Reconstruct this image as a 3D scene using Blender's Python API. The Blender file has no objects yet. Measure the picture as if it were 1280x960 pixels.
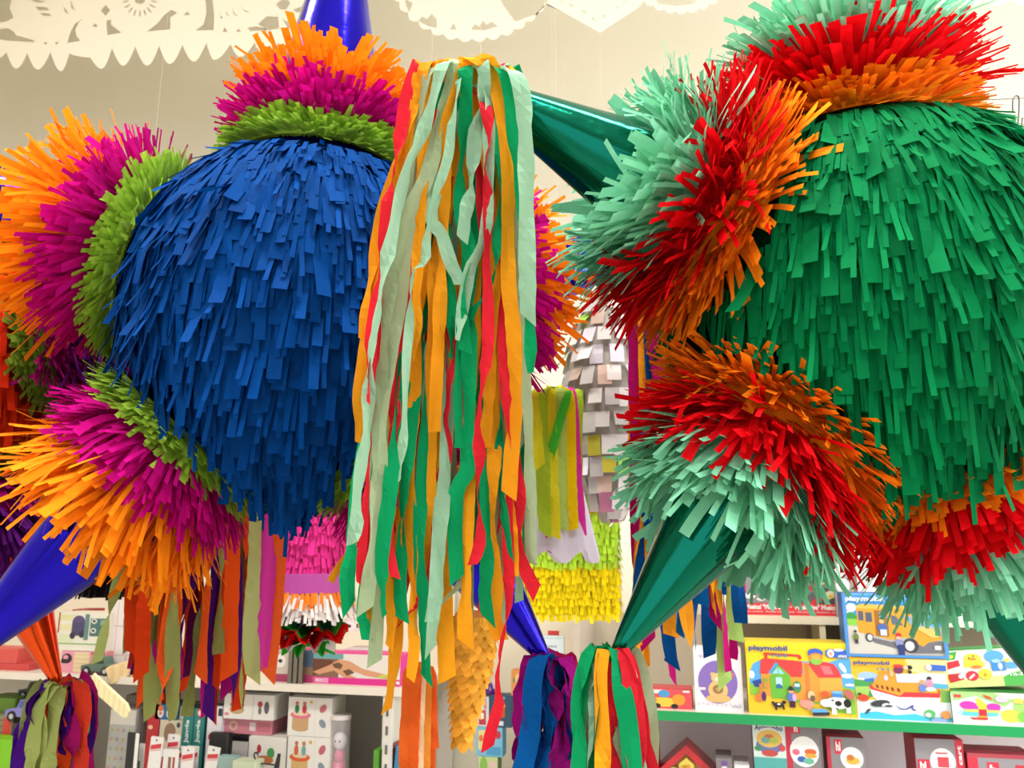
import bpy, math, random
from mathutils import Vector, Matrix

C = bpy.context.scene.collection
V = Vector
PI = math.pi
rnd = random.Random(7)

# ------------------------------------------------------------------ camera
YAW, PITCH, F = math.radians(14), math.radians(12), 1000.0
EYE = V((0, 0, 1.55))
sy, cy, sp, cp = math.sin(YAW), math.cos(YAW), math.sin(PITCH), math.cos(PITCH)
FW = V((-sy*cp, cy*cp, sp)); UP = V((sy*sp, -cy*sp, cp)); RT = V((cy, sy, 0))
cam_d = bpy.data.cameras.new('camera'); cam = bpy.data.objects.new('camera', cam_d); C.objects.link(cam)
cam_d.sensor_width = 36; cam_d.lens = 36*F/1280
cam.matrix_world = Matrix(((RT.x, UP.x, -FW.x, EYE.x), (RT.y, UP.y, -FW.y, EYE.y), (RT.z, UP.z, -FW.z, EYE.z), (0, 0, 0, 1)))
cam_d.dof.use_dof = True; cam_d.dof.focus_distance = 0.85; cam_d.dof.aperture_fstop = 14
cam_d.clip_start = 0.02
bpy.context.scene.camera = cam

def P(px, py, d):                                     # a point of the place seen at (px, py), d metres deep
    return EYE + FW*d + RT*((px-640)/F*d) + UP*((480-py)/F*d)
def onY(px, py, Y):                                   # the same, on the wall-parallel plane y = Y
    r = FW + RT*((px-640)/F) + UP*((480-py)/F)
    return EYE + r*(Y/r.y)

# ------------------------------------------------------------------ world, light, exposure
sc = bpy.context.scene
w = bpy.data.worlds.new('world'); sc.world = w; w.use_nodes = True
bg = w.node_tree.nodes['Background']; bg.inputs[0].default_value = (0.80, 0.88, 1.0, 1); bg.inputs[1].default_value = 1.0
def area(name, loc, target, sx, sy_, power, col):
    l = bpy.data.lights.new(name, 'AREA'); l.shape = 'RECTANGLE'; l.size = sx; l.size_y = sy_
    l.energy = power; l.color = col
    o = bpy.data.objects.new(name, l); C.objects.link(o); o.location = loc
    o.rotation_euler = (V(target)-V(loc)).to_track_quat('-Z', 'Y').to_euler()
    return o
area('shopfront_daylight', (-0.4, -3.3, 1.9), (-0.2, 2, 1.7), 4.4, 2.4, 14, (1.0, 0.99, 0.97))
area('side_window_daylight', (2.35, 1.15, 2.05), (0, 1.4, 1.7), 1.8, 2.0, 95, (0.97, 0.98, 1.0))
for k, (lx, ly) in enumerate([(-1.7, 0.35), (0.35, 0.3), (0.35, -1.6), (-1.7, -1.6)]):
    area('ceiling_lamp_light', (lx, ly, 4.28), (lx, ly, 0), 1.3, 0.5, 42, (1.0, 0.99, 0.97)).data.spread = math.radians(131 if lx > 0 and ly > 0 else 146)
vs = sc.view_settings
vs.view_transform = 'Standard'; vs.look = 'None'; vs.gamma = 1; vs.use_curve_mapping = False; vs.exposure = 0.2
sc.cycles.use_denoising = True
sc.cycles.max_bounces = 6; sc.cycles.transparent_max_bounces = 8

# ------------------------------------------------------------------ materials
def lin(h):
    h = h.lstrip('#'); r = [int(h[i:i+2], 16)/255 for i in (0, 2, 4)]
    return tuple(((x/12.92) if x <= .04045 else ((x+.055)/1.055)**2.4) for x in r) + (1,)
_m = {}
def mat(hexc, kind='matte'):
    key = (hexc, kind)
    if key in _m: return _m[key]
    m = bpy.data.materials.new(f'{kind}_{hexc.strip("#")}'); m.use_nodes = True; nt = m.node_tree; N = nt.nodes; L = nt.links
    b = N['Principled BSDF']; out = N['Material Output']; col = lin(hexc)
    if kind in ('print', 'plastic'): col = tuple(x*.74 for x in col[:3])+(1,)      # real board and plastic albedo
    b.inputs['Base Color'].default_value = col; b.inputs['Roughness'].default_value = .6
    def bump(src, s, d=.002):
        bp = N.new('ShaderNodeBump'); bp.inputs['Strength'].default_value = s; bp.inputs['Distance'].default_value = d
        L.new(src, bp.inputs['Height']); L.new(bp.outputs[0], b.inputs['Normal'])
    if kind in ('tissue', 'crepe'):
        at = N.new('ShaderNodeAttribute'); at.attribute_name = 'tint'
        mp = N.new('ShaderNodeMapRange'); mp.inputs[3].default_value = .72; mp.inputs[4].default_value = 1.22
        L.new(at.outputs['Fac'], mp.inputs[0])
        hs = N.new('ShaderNodeHueSaturation'); hs.inputs['Color'].default_value = col
        L.new(mp.outputs[0], hs.inputs['Value'])
        b.inputs['Roughness'].default_value = .75; b.inputs['Specular IOR Level'].default_value = .06
        L.new(hs.outputs[0], b.inputs['Base Color'])
        tr = N.new('ShaderNodeBsdfTranslucent'); L.new(hs.outputs[0], tr.inputs[0])
        mx = N.new('ShaderNodeMixShader'); mx.inputs[0].default_value = .22 if kind == 'tissue' else .28
        L.new(b.outputs[0], mx.inputs[1]); L.new(tr.outputs[0], mx.inputs[2]); L.new(mx.outputs[0], out.inputs[0])
        tc = N.new('ShaderNodeTexCoord')
        if kind == 'crepe':
            wv = N.new('ShaderNodeTexWave'); wv.bands_direction = 'Z'; wv.inputs['Scale'].default_value = 210
            wv.inputs['Distortion'].default_value = 5; wv.inputs['Detail'].default_value = 2
            L.new(tc.outputs['Object'], wv.inputs['Vector']); bump(wv.outputs['Fac'], .18, .0006)
        else:
            ns = N.new('ShaderNodeTexNoise'); ns.inputs['Scale'].default_value = 160
            L.new(tc.outputs['Object'], ns.inputs['Vector']); bump(ns.outputs['Fac'], .25, .001)
    elif kind == 'foil':
        b.inputs['Metallic'].default_value = .85; b.inputs['Roughness'].default_value = .14
        tc = N.new('ShaderNodeTexCoord'); ns = N.new('ShaderNodeTexNoise'); ns.inputs['Scale'].default_value = 14
        ns.inputs['Detail'].default_value = 5; L.new(tc.outputs['Object'], ns.inputs['Vector']); bump(ns.outputs['Fac'], .35, .004)
    elif kind == 'print':
        b.inputs['Roughness'].default_value = .45
    elif kind == 'wall':
        b.inputs['Roughness'].default_value = .9
        tc = N.new('ShaderNodeTexCoord'); ns = N.new('ShaderNodeTexNoise'); ns.inputs['Scale'].default_value = 3
        ns.inputs['Detail'].default_value = 4; L.new(tc.outputs['Object'], ns.inputs['Vector'])
        mp = N.new('ShaderNodeMapRange'); mp.inputs[3].default_value = .95; mp.inputs[4].default_value = 1.04
        L.new(ns.outputs['Fac'], mp.inputs[0]); hs = N.new('ShaderNodeHueSaturation'); hs.inputs['Color'].default_value = col
        L.new(mp.outputs[0], hs.inputs['Value']); L.new(hs.outputs[0], b.inputs['Base Color'])
        n2 = N.new('ShaderNodeTexNoise'); n2.inputs['Scale'].default_value = 90; L.new(tc.outputs['Object'], n2.inputs['Vector']); bump(n2.outputs['Fac'], .15)
    elif kind == 'metal':
        b.inputs['Metallic'].default_value = 1; b.inputs['Roughness'].default_value = .35
    elif kind == 'plastic':
        b.inputs['Roughness'].default_value = .3
    elif kind == 'clear':
        b.inputs['Roughness'].default_value = .1
        tp = N.new('ShaderNodeBsdfTransparent'); mx = N.new('ShaderNodeMixShader'); mx.inputs[0].default_value = .75
        L.new(b.outputs[0], mx.inputs[1]); L.new(tp.outputs[0], mx.inputs[2]); L.new(mx.outputs[0], out.inputs[0])
    elif kind == 'wood':
        tc = N.new('ShaderNodeTexCoord'); wv = N.new('ShaderNodeTexWave'); wv.inputs['Scale'].default_value = 12
        wv.inputs['Distortion'].default_value = 4; L.new(tc.outputs['Object'], wv.inputs['Vector'])
        mp = N.new('ShaderNodeMapRange'); mp.inputs[3].default_value = .9; mp.inputs[4].default_value = 1.05
        L.new(wv.outputs['Fac'], mp.inputs[0]); hs = N.new('ShaderNodeHueSaturation'); hs.inputs['Color'].default_value = col
        L.new(mp.outputs[0], hs.inputs['Value']); L.new(hs.outputs[0], b.inputs['Base Color'])
    elif kind == 'lamp':
        b.inputs['Emission Color'].default_value = col; b.inputs['Emission Strength'].default_value = 4
    _m[key] = m
    return m

# ------------------------------------------------------------------ object helpers
def empty(name, label, cat, loc, group=None, rz=0):
    o = bpy.data.objects.new(name, None); C.objects.link(o); o.location = loc; o.rotation_euler = (0, 0, rz)
    o.empty_display_size = .02
    o['label'] = label; o['category'] = cat
    if group: o['group'] = group
    return o
def tag(o, label, cat, group=None):
    o['label'] = label; o['category'] = cat
    if group: o['group'] = group
    return o
def root_loc(o):
    p = V((0, 0, 0))
    while o: p = p + o.location; o = o.parent
    return p
class MB:
    """collects geometry for ONE mesh object"""
    def __init__(s): s.v = []; s.f = []; s.t = []; s.mi = []; s.cur = 0; s.mats = []
    def m(s, material):
        if material not in s.mats: s.mats.append(material)
        s.cur = s.mats.index(material); return s
    def add(s, vs_, fs, t=0.5):
        n = len(s.v); s.v += [tuple(p) for p in vs_]; s.t += [t]*len(vs_)
        for f in fs: s.f.append(tuple(i+n for i in f)); s.mi.append(s.cur)
    def box(s, c, d, rot=None):
        c = V(c); h = V(d)*.5; vs_ = []
        for z in (-1, 1):
            for y in (-1, 1):
                for x in (-1, 1):
                    p = V((x*h.x, y*h.y, z*h.z)); vs_.append(c+(rot @ p if rot else p))
        s.add(vs_, [(0, 2, 3, 1), (4, 5, 7, 6), (0, 1, 5, 4), (2, 6, 7, 3), (0, 4, 6, 2), (1, 3, 7, 5)])
    def tube(s, pts, r, n=8, cap=True):
        pts = [V(p) for p in pts]; rs = r if isinstance(r, (list, tuple)) else [r]*len(pts)
        vs_ = []; k = len(pts); ref = None
        for i, p in enumerate(pts):
            t = (pts[min(i+1, k-1)]-pts[max(i-1, 0)]).normalized()
            if ref is None: ref = t.orthogonal().normalized()
            a = (ref - t*ref.dot(t)).normalized(); b_ = t.cross(a); ref = a
            for j in range(n):
                q = 2*PI*j/n; vs_.append(p+(a*math.cos(q)+b_*math.sin(q))*rs[i])
        fs = [(i*n+j, i*n+(j+1) % n, (i+1)*n+(j+1) % n, (i+1)*n+j) for i in range(k-1) for j in range(n)]
        if cap: fs += [tuple(range(n-1, -1, -1)), tuple(range((k-1)*n, k*n))]
        s.add(vs_, fs)
    def ball(s, c, r, nu=14, nv=9):
        c = V(c); r = V(r) if not isinstance(r, (int, float)) else V((r, r, r)); vs_ = []
        for i in range(nv+1):
            th = PI*i/nv
            for j in range(nu):
                q = 2*PI*j/nu; vs_.append(c+V((r.x*math.sin(th)*math.cos(q), r.y*math.sin(th)*math.sin(q), r.z*math.cos(th))))
        s.add(vs_, [(i*nu+j, (i+1)*nu+j, (i+1)*nu+(j+1) % nu, i*nu+(j+1) % nu) for i in range(nv) for j in range(nu)])
    def prism(s, poly, y0, y1):                       # poly in (x, z), extruded along y
        n = len(poly); s.add([(x, y0, z) for x, z in poly]+[(x, y1, z) for x, z in poly],
            [tuple(range(n)), tuple(range(2*n-1, n-1, -1))]+[(i, i+n, (i+1) % n+n, (i+1) % n) for i in range(n)])
    def build(s, name, material=None, parent=None, world=False, smooth=False, kind=None):
        me = bpy.data.meshes.new(name)
        off = root_loc(parent) if (parent and world) else V((0, 0, 0))
        vv = [(p[0]-off.x, p[1]-off.y, p[2]-off.z) for p in s.v] if world and parent else s.v
        me.from_pydata(vv, [], s.f)
        for mm in (s.mats or [material]): me.materials.append(mm)
        if s.mats: me.polygons.foreach_set('material_index', s.mi)
        at = me.attributes.new('tint', 'FLOAT', 'POINT'); at.data.foreach_set('value', s.t)
        if smooth: me.polygons.foreach_set('use_smooth', [True]*len(me.polygons))
        me.update()
        o = bpy.data.objects.new(name, me); C.objects.link(o)
        if parent: o.parent = parent
        if kind: o['kind'] = kind
        return o

def struct(name, mb, m): return mb.build(name, m, kind='structure')

# ------------------------------------------------------------------ room shell
XL, XR, YB, YF, H = -3.9, 2.4, 2.78, -3.4, 4.4
m = MB(); m.box(((XL+XR)/2, (YB+YF)/2, -.05), (XR-XL, YB-YF, .1)); struct('floor', m, mat('#b4aea2', 'wall'))
m = MB(); m.box(((XL+XR)/2, (YB+YF)/2, H+.05), (XR-XL, YB-YF, .1)); struct('ceiling', m, mat('#ece4d6', 'wall'))
m = MB(); m.box(((XL+XR)/2, YB+.05, H/2), (XR-XL, .1, H)); struct('wall_back', m, mat('#e2deca', 'wall'))
m = MB(); m.box((XL-.05, (YB+YF)/2, H/2), (.1, YB-YF, H)); struct('wall_left', m, mat('#d6ccba', 'wall'))
m = MB()      # right wall with a window opening
for c, d in [((XR+.05, (YF+.2)/2, H/2), (.1, .2-YF, H)), ((XR+.05, (2.1+YB)/2, H/2), (.1, YB-2.1, H)),
             ((XR+.05, 1.15, .5), (.1, 1.9, 1.0)), ((XR+.05, 1.15, (3.1+H)/2), (.1, 1.9, H-3.1))]: m.box(c, d)
struct('wall_right', m, mat('#e9e2d6', 'wall'))
m = MB()      # shopfront wall behind the camera with its wide opening
for c, d in [((XL+.6, YF-.05, H/2), (1.2, .1, H)), ((XR-.2, YF-.05, H/2), (.4, .1, H)), ((-.35, YF-.05, .3), (4.7, .1, .6)),
             ((-.35, YF-.05, (3.2+H)/2), (4.7, .1, H-3.2))]: m.box(c, d)
struct('wall_front', m, mat('#ddd2c0', 'wall'))
wi = 0
for (c, sx, sz, ax) in [((XR+.05, 1.15, 2.05), 1.9, 2.1, 'y'), ((-.35, YF-.05, 1.9), 4.7, 2.6, 'x')]:
    wi += 1; m = MB()
    for s_ in (-1, 0, 1):
        p = V(c)+(V((0, s_*(sx/2-.03), 0)) if ax == 'y' else V((s_*(sx/2-.03), 0, 0)))
        m.box(p, (.05, .05, sz))
        if s_: q = V(c)+V((0, 0, s_*(sz/2-.03))); m.box(q, (.05, sx, .05) if ax == 'y' else (sx, .05, .05))
    fr = struct(f'window_{wi}', m, mat('#f2efe9', 'plastic'))
m = MB(); m.box(((XL+XR)/2, YB-.01, .05), (XR-XL, .02, .1)); struct('baseboard_back', m, mat('#efe9dd', 'plastic'))
for k, (lx, ly) in enumerate([(-1.7, 0.35), (0.35, 0.3), (0.35, -1.6), (-1.7, -1.6)]):
    t = empty('ceiling_lamp', ['long ceiling lamp over the blue pinata', 'long ceiling lamp over the green pinata', 'long ceiling lamp by the shop window, right',
        'long ceiling lamp by the shop window, left'][k], 'lamp', (lx, ly, 4.3))
    m = MB(); m.box((0, 0, .06), (1.4, .6, .08)); m.build('housing', mat('#f0f0ee', 'plastic'), t)
    m = MB(); m.box((0, 0, .01), (1.3, .5, .02)); m.build('diffuser', mat('#fff3e0', 'lamp'), t)

# ------------------------------------------------------------------ paper craft
G_ = V((0, 0, -1))
def strip(mb, p, d, wv, L, wd, seg, grav, rn, curl=0., ctr=None, R=0, tint=.5, taper=1.):
    vs_ = []; p = p.copy(); d = d.normalized(); st = L/seg
    for i in range(seg+1):
        ww = wd*(1 if i < seg else taper)*.5
        vs_.append(p - wv*ww); vs_.append(p + wv*ww)
        d = (d + G_*(grav*st) + rn*(curl*st)).normalized()
        p = p + d*st
        if ctr is not None:
            q = p-ctr; l = q.length
            if l < R: p = ctr + q*(R/l)
    mb.add(vs_, [(2*i, 2*i+1, 2*i+3, 2*i+2) for i in range(seg)], tint)

def fringe_ball(parent, c, R, axis, col, core_col, tips=(), wd=.0066, gap=.0145, seed=1):
    tips = [(t-c).normalized() for t in tips]
    r = random.Random(seed); axis = axis.normalized()
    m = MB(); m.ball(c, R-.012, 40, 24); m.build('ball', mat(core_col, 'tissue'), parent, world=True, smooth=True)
    e1 = axis.orthogonal().normalized(); e2 = axis.cross(e1); Ri = R-.012
    mb = MB(); n = int(PI*Ri/gap)
    for k in range(2, n-1):
        ph = k*gap/Ri; cnt = max(8, int(2*PI*Ri*math.sin(ph)/wd)); off = r.random()*6.28; j = 0.
        while j < cnt:
            wide = r.choice((1, 1, 1, 1, 1, 1, 1, 1, 2, 2, 3)); q = off+2*PI*(j+wide*.5)/cnt; j += wide
            phj = ph+r.gauss(0, .008)
            rad = e1*math.cos(q)+e2*math.sin(q)
            nrm = axis*math.cos(phj)+rad*math.sin(phj); tan = rad*math.cos(phj)-axis*math.sin(phj)
            wv = nrm.cross(tan).normalized()
            en = (nrm*Ri+tan*.05).normalized()
            if any(nrm.dot(t) > .855 or en.dot(t) > .865 for t in tips): continue
            lift = .03+abs(r.gauss(0, .06)); L = .048+r.random()*.026; curl = r.gauss(0, 6)
            if r.random() < .07: lift += .35*r.random(); L *= 1.2
            d = (tan + nrm*lift + wv*r.gauss(0, .13) + G_*.18)
            down = -nrm.z
            if down > .2: L *= 1+down*.25
            strip(mb, c+nrm*(Ri+.002), d, (wv+nrm*r.gauss(0, .25)).normalized(), L, wd*wide*.93, 3, 9, nrm, curl, c, Ri+.004+.004*r.random(),
                  min(1, max(0, r.gauss(.5, .22))))
    mb.build('fringe', mat(col, 'tissue'), parent, world=True, kind='stuff')

def cone_point(parent, c, tip, foil, tiers, R0=.225, rb=.083, seed=1, scale=1., Lm=(1, 1, 1)):
    """foil cone from the ball to its tip, with the fringed ruffs round its foot as sub-parts"""
    r = random.Random(seed); a = tip-c; Ltot = a.length; a = a.normalized()
    e1 = a.orthogonal().normalized(); e2 = a.cross(e1)
    s0 = R0*.8; m = MB(); nseg = 48; rings = 14; vs_ = []
    for i in range(rings+1):
        t = i/rings; s = s0+(Ltot-s0)*t
        rr = rb*(1-t)+.005
        for j in range(nseg):
            q = 2*PI*j/nseg; w_ = 1+.012*math.sin(q*5+seed)+.01*math.sin(q*11+t*3)
            vs_.append(c+a*s+(e1*math.cos(q)+e2*math.sin(q))*rr*w_)
    m.add(vs_, [(i*nseg+j, i*nseg+(j+1) % nseg, (i+1)*nseg+(j+1) % nseg, (i+1)*nseg+j) for i in range(rings) for j in range(nseg)]+[tuple(range(rings*nseg, rings*nseg+nseg))])
    cone = m.build('foil_cone', mat(foil, 'foil'), parent, world=True, smooth=True)
    for ti, col in enumerate(tiers):
        s_a, s_b, r_a, r_b, tl_a, tl_b, L0 = [(.204, .224, .102, .093, 82, 68, .042), (.228, .256, .089, .082, 66, 52, .068), (.260, .300, .080, .068, 48, 30, .096)][ti]
        mb = MB(); rows = 8
        if ti == 0:                                     # uncut paper band the strips are cut from
            ring = []
            for (s, rr) in ((s_a-.004, r_a+.003), (s_a+.010, r_a+.004)):
                for j in range(48):
                    q = 2*PI*j/48; ring.append(c+a*s*scale+(e1*math.cos(q)+e2*math.sin(q))*rr*scale)
            mb.add(ring, [(j, (j+1) % 48, 48+(j+1) % 48, 48+j) for j in range(48)], .45)
        sl = []                                         # rolled paper the rows are glued to
        for (s, rr) in ((s_a-.004, r_a+.001), (s_b+.010, r_b+.001), (s_b+.012, r_b-.02)):
            for j in range(36):
                q = 2*PI*j/36; sl.append(c+a*s*scale+(e1*math.cos(q)+e2*math.sin(q))*rr*scale)
        mb.add(sl, [(i*36+j, i*36+(j+1) % 36, (i+1)*36+(j+1) % 36, (i+1)*36+j) for i in (0, 1) for j in range(36)], .3)
        clump = [r.gauss(0, 1) for _ in range(60)]; clump2 = [r.gauss(0, 1) for _ in range(60)]
        for k in range(rows):
            u = k/(rows-1); s = (s_a+(s_b-s_a)*u)*scale; rr = (r_a+(r_b-r_a)*u)*scale; tl = math.radians(tl_a+(tl_b-tl_a)*u)
            cnt = int(2*PI*rr/.0062); off = r.random()*6; j = 0
            while j < cnt:
                wide = r.choice((1, 1, 1, 1, 2)); q = off+2*PI*(j+wide*.5)/cnt; j += wide
                rad = e1*math.cos(q)+e2*math.sin(q); tg = a.cross(rad)
                ci = int(q*2.6+k*7) % 60; tt = tl+r.gauss(0, .11)+.12*clump[ci]; d = a*math.cos(tt)+rad*math.sin(tt)+tg*(r.gauss(0, .11)+.14*clump2[ci])
                if r.random() < .04: d = d+a*r.uniform(-.5, .3)+tg*r.uniform(-.5, .5)
                L = L0*Lm[ti]*scale*r.uniform(.72, 1.12)*(1+.07*clump[ci])
                wv = (tg+rad*r.gauss(0, .35)).normalized()
                strip(mb, c+a*(s-.004)+rad*(rr-.006), d, wv, L, .0062*wide*.95, 4, 2.2+r.random()*2.5, rad, r.gauss(0, 6), None, 0,
                      min(1, max(0, r.gauss(.5, .24))))
        mb.build('fringe_ruff', mat(col, 'tissue'), cone, world=True, kind='stuff')
    return cone

def catmull(pts, n):
    out = []; k = len(pts)
    ls = [0]
    for i in range(1, k): ls.append(ls[-1]+(pts[i]-pts[i-1]).length)
    T = ls[-1] or 1
    for a in range(n+1):
        s = T*a/n; i = 0
        while i < k-2 and ls[i+1] < s: i += 1
        t = (s-ls[i])/max(1e-6, ls[i+1]-ls[i]); p0 = pts[max(i-1, 0)]; p1 = pts[i]; p2 = pts[i+1]; p3 = pts[min(i+2, k-1)]
        m1 = (p2-p0)*.5; m2 = (p3-p1)*.5
        if i == 0: m1 = p2-p1
        if i+2 > k-1: m2 = p2-p1
        out.append(p1*(2*t**3-3*t*t+1)+m1*(t**3-2*t*t+t)+p2*(-2*t**3+3*t*t)+m2*(t**3-t*t))
    return out, T
def streamer(parent, pts, wd, col, wref, r, tw=.6, phase=None, cut=None, name='streamer', full=0.):
    T0 = sum((pts[i+1]-pts[i]).length for i in range(len(pts)-1)); n = max(10, min(60, int(T0/.011)))
    q, T = catmull(pts, n); mb = MB(); vs_ = []
    ph = r.random()*6.28 if phase is None else phase; f1 = r.uniform(1.2, 2.4); f2 = r.uniform(3, 6); flut = [r.gauss(0, 1) for _ in range(n+3)]
    cut = r.uniform(-.5, .5) if cut is None else cut; narrow = r.uniform(.88, 1.05)
    for i, p in enumerate(q):
        t = (q[min(i+1, n)]-q[max(i-1, 0)]).normalized(); s = i/n
        wv = (wref-t*wref.dot(t)).normalized(); nn = t.cross(wv)
        an = tw*math.sin(2*PI*f1*s+ph)*min(1, s*5)+tw*.35*math.sin(2*PI*f2*s+ph*2)+full*2*PI*s
        d = wv*math.cos(an)+nn*math.sin(an); nd = -wv*math.sin(an)+nn*math.cos(an)
        hw = wd*.5*narrow*(1+.025*flut[i])
        cv = .0012*math.sin(f2*4*s+ph)
        e = [p-d*hw+nd*.0006*flut[i], p+nd*cv, p+d*hw+nd*.0006*flut[i+2]]
        if i == n: e[0] = e[0]+t*cut*wd; e[2] = e[2]-t*cut*wd
        vs_ += e
    mb.add(vs_, [(3*i+j, 3*i+j+1, 3*i+j+4, 3*i+j+3) for i in range(n) for j in (0, 1)], min(1, max(0, r.gauss(.5, .18))))
    return mb.build(name, mat(col, 'crepe'), parent, world=True, smooth=False)

def knot(parent, tip, col, r=.013):
    m = MB(); m.ball(tip, (r, r, r*.8), 12, 8); m.tube([tip+V((r*math.cos(a)*1.1, r*math.sin(a)*1.1, .002*math.sin(3*a))) for a in [i*PI/6 for i in range(13)]], r*.35, 6)
    return m.build('tassel', mat(col, 'crepe'), parent, world=True, smooth=True)
def tassel(parent, tip, cols, n, L, r_top, r_bot, wd, seed, kcol=None, drop=.3, rise=.02, Lvar=.25, flat=1.):
    r = random.Random(seed); k = knot(parent, tip, kcol or cols[0])
    for i in range(n):
        th = 2*PI*(i+r.random()*.7)/n; u = r.uniform(.35, 1)
        d = RT*math.cos(th)+V((-RT.y, RT.x, 0))*math.sin(th)*flat
        rt = r_top*u; rb_ = r_bot*(u*.75+.25*r.random()); ll = L*(1-Lvar*r.random())
        j = lambda s: (RT*r.gauss(0, s)+V((0, 1, 0))*r.gauss(0, s*.6))
        pts = [tip, tip+d*rt*.55+V((0, 0, rise*u)), tip+d*rt*.95+V((0, 0, -.012)), tip+d*(rt+(rb_-rt)*.25)+V((0, 0, -ll*.25))+j(.004),
               tip+d*(rt+(rb_-rt)*.6)+V((0, 0, -ll*.6))+j(.008), tip+d*rb_+V((0, 0, -ll))+j(.012)]
        wref = (V((-d.y, d.x, 0))*.7+RT*.8*(1 if r.random() < .5 else -1)+j(.3)).normalized()
        streamer(k, pts, wd*r.uniform(.85, 1.15), cols[i % len(cols)] if r.random() < .6 else r.choice(cols), wref, r, tw=r.uniform(.4, 1.3))
    return k
def cord(parent, p, top=4.4, name='nylon_line', r=.00015):
    m = MB(); m.tube([p, V((p.x, p.y, (p.z+top)/2)), V((p.x, p.y, top))], r, 6); return m.build(name, mat('#d8d2c4'), parent, world=True)

# colours of the papers
ORANGE, MAGENTA, LIME, BLUE = '#ff9418', '#cc0c8a', '#a8d04c', '#004088'
GREEN, RED, MINT, GREEN_D = '#007a44', '#e40c18', '#84d4ae', '#002c16'
GOLD, C_MINT, C_GREEN, C_RED, C_MINT_SHADE = '#f0a020', '#a0ceb0', '#0f9e62', '#e02838', '#a9c09a'  # last one: the mint crepe again, with shade mixed into its colour

# ------------------------------------------------------------------ blue pinata
KB = 1.13
cb = P(385, 396, 1.03*KB)
bp = empty('star_pinata', 'star pinata with a round blue fringed body and shiny dark blue cones', 'pinata', cb-V((0, 0, .28)))
tips = [P(437, -150, 1.12*KB), P(-110, 205, .98*KB), P(-84, 858, .88*KB), P(690, 836, .96*KB), P(838, 305, 1.24*KB)]
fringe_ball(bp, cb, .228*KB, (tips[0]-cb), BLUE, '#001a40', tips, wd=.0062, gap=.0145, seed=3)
for i, t in enumerate(tips):
    cone_point(bp, cb, t, '#1c10b8', [LIME, MAGENTA, ORANGE], seed=20+i, scale=KB, R0=.225*KB, rb=.09*KB, Lm=[(.92, .84, .66), (1, 1, .88), (1, 1, 1), (.8, .68, .6), (1.15, 1.3, .8)][i])
tassel(bp, tips[3], ['#a01080', '#0a3c80', '#a01048', '#0a5ca8', '#8a1070', '#062c68', '#7a0d50'], 24, .34, .045, .068, .024, 31, '#06204e')
tassel(bp, tips[4], ['#b01068', '#0a68b0', '#f09a20', '#a8cf70', '#0a4c90', '#b01068'], 36, .74, .09, .112, .023, 32, '#0a4c90', Lvar=.22)
tassel(bp, tips[0], [ORANGE, MAGENTA, '#0a5ca8', LIME], 8, .10, .03, .05, .016, 33)
tassel(bp, tips[1], [ORANGE, MAGENTA, '#0a5ca8', LIME], 12, .42, .04, .06, .018, 34)
tassel(bp, tips[2], [ORANGE, MAGENTA, '#0a5ca8', LIME], 12, .45, .04, .06, .018, 35)
cord(bp, tips[0])

# ------------------------------------------------------------------ green pinata
cg = P(1082, 378, .94)
gp = empty('star_pinata', 'star pinata with a round green fringed body and shiny teal green cones', 'pinata', cg-V((0, 0, .25)))
gt = [P(1030, -210, .95), P(566, 92, .85), P(765, 824, .79), P(1335, 900, .85), P(1560, 250, 1.15)]
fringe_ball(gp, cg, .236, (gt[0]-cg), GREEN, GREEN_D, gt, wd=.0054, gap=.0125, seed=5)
for i, t in enumerate(gt):
    cone_point(gp, cg, t, '#006e58', [ORANGE, RED, MINT], seed=50+i, Lm=[(1.2, 1.1, .86), (1.5, 1.25, .86), (1.45, 1.2, .86), (1.35, 1.1, .86), (1.3, 1.1, .86)][i])
cord(gp, gt[0])
tassel(gp, gt[0], [GOLD, C_MINT, C_GREEN, C_RED], 8, .1, .03, .05, .016, 61)
tassel(gp, gt[2], [C_GREEN, C_RED, C_MINT, '#14703c', GOLD, C_RED, C_MINT_SHADE, C_GREEN], 30, .34, .034, .048, .018, 63, '#4a7a30', rise=.012, flat=.9)
tassel(gp, gt[3], [C_GREEN, C_RED, C_MINT, GOLD], 16, .45, .034, .06, .018, 64)
tassel(gp, gt[4], [C_GREEN, C_RED, C_MINT, GOLD], 16, .5, .034, .06, .018, 65)

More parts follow.
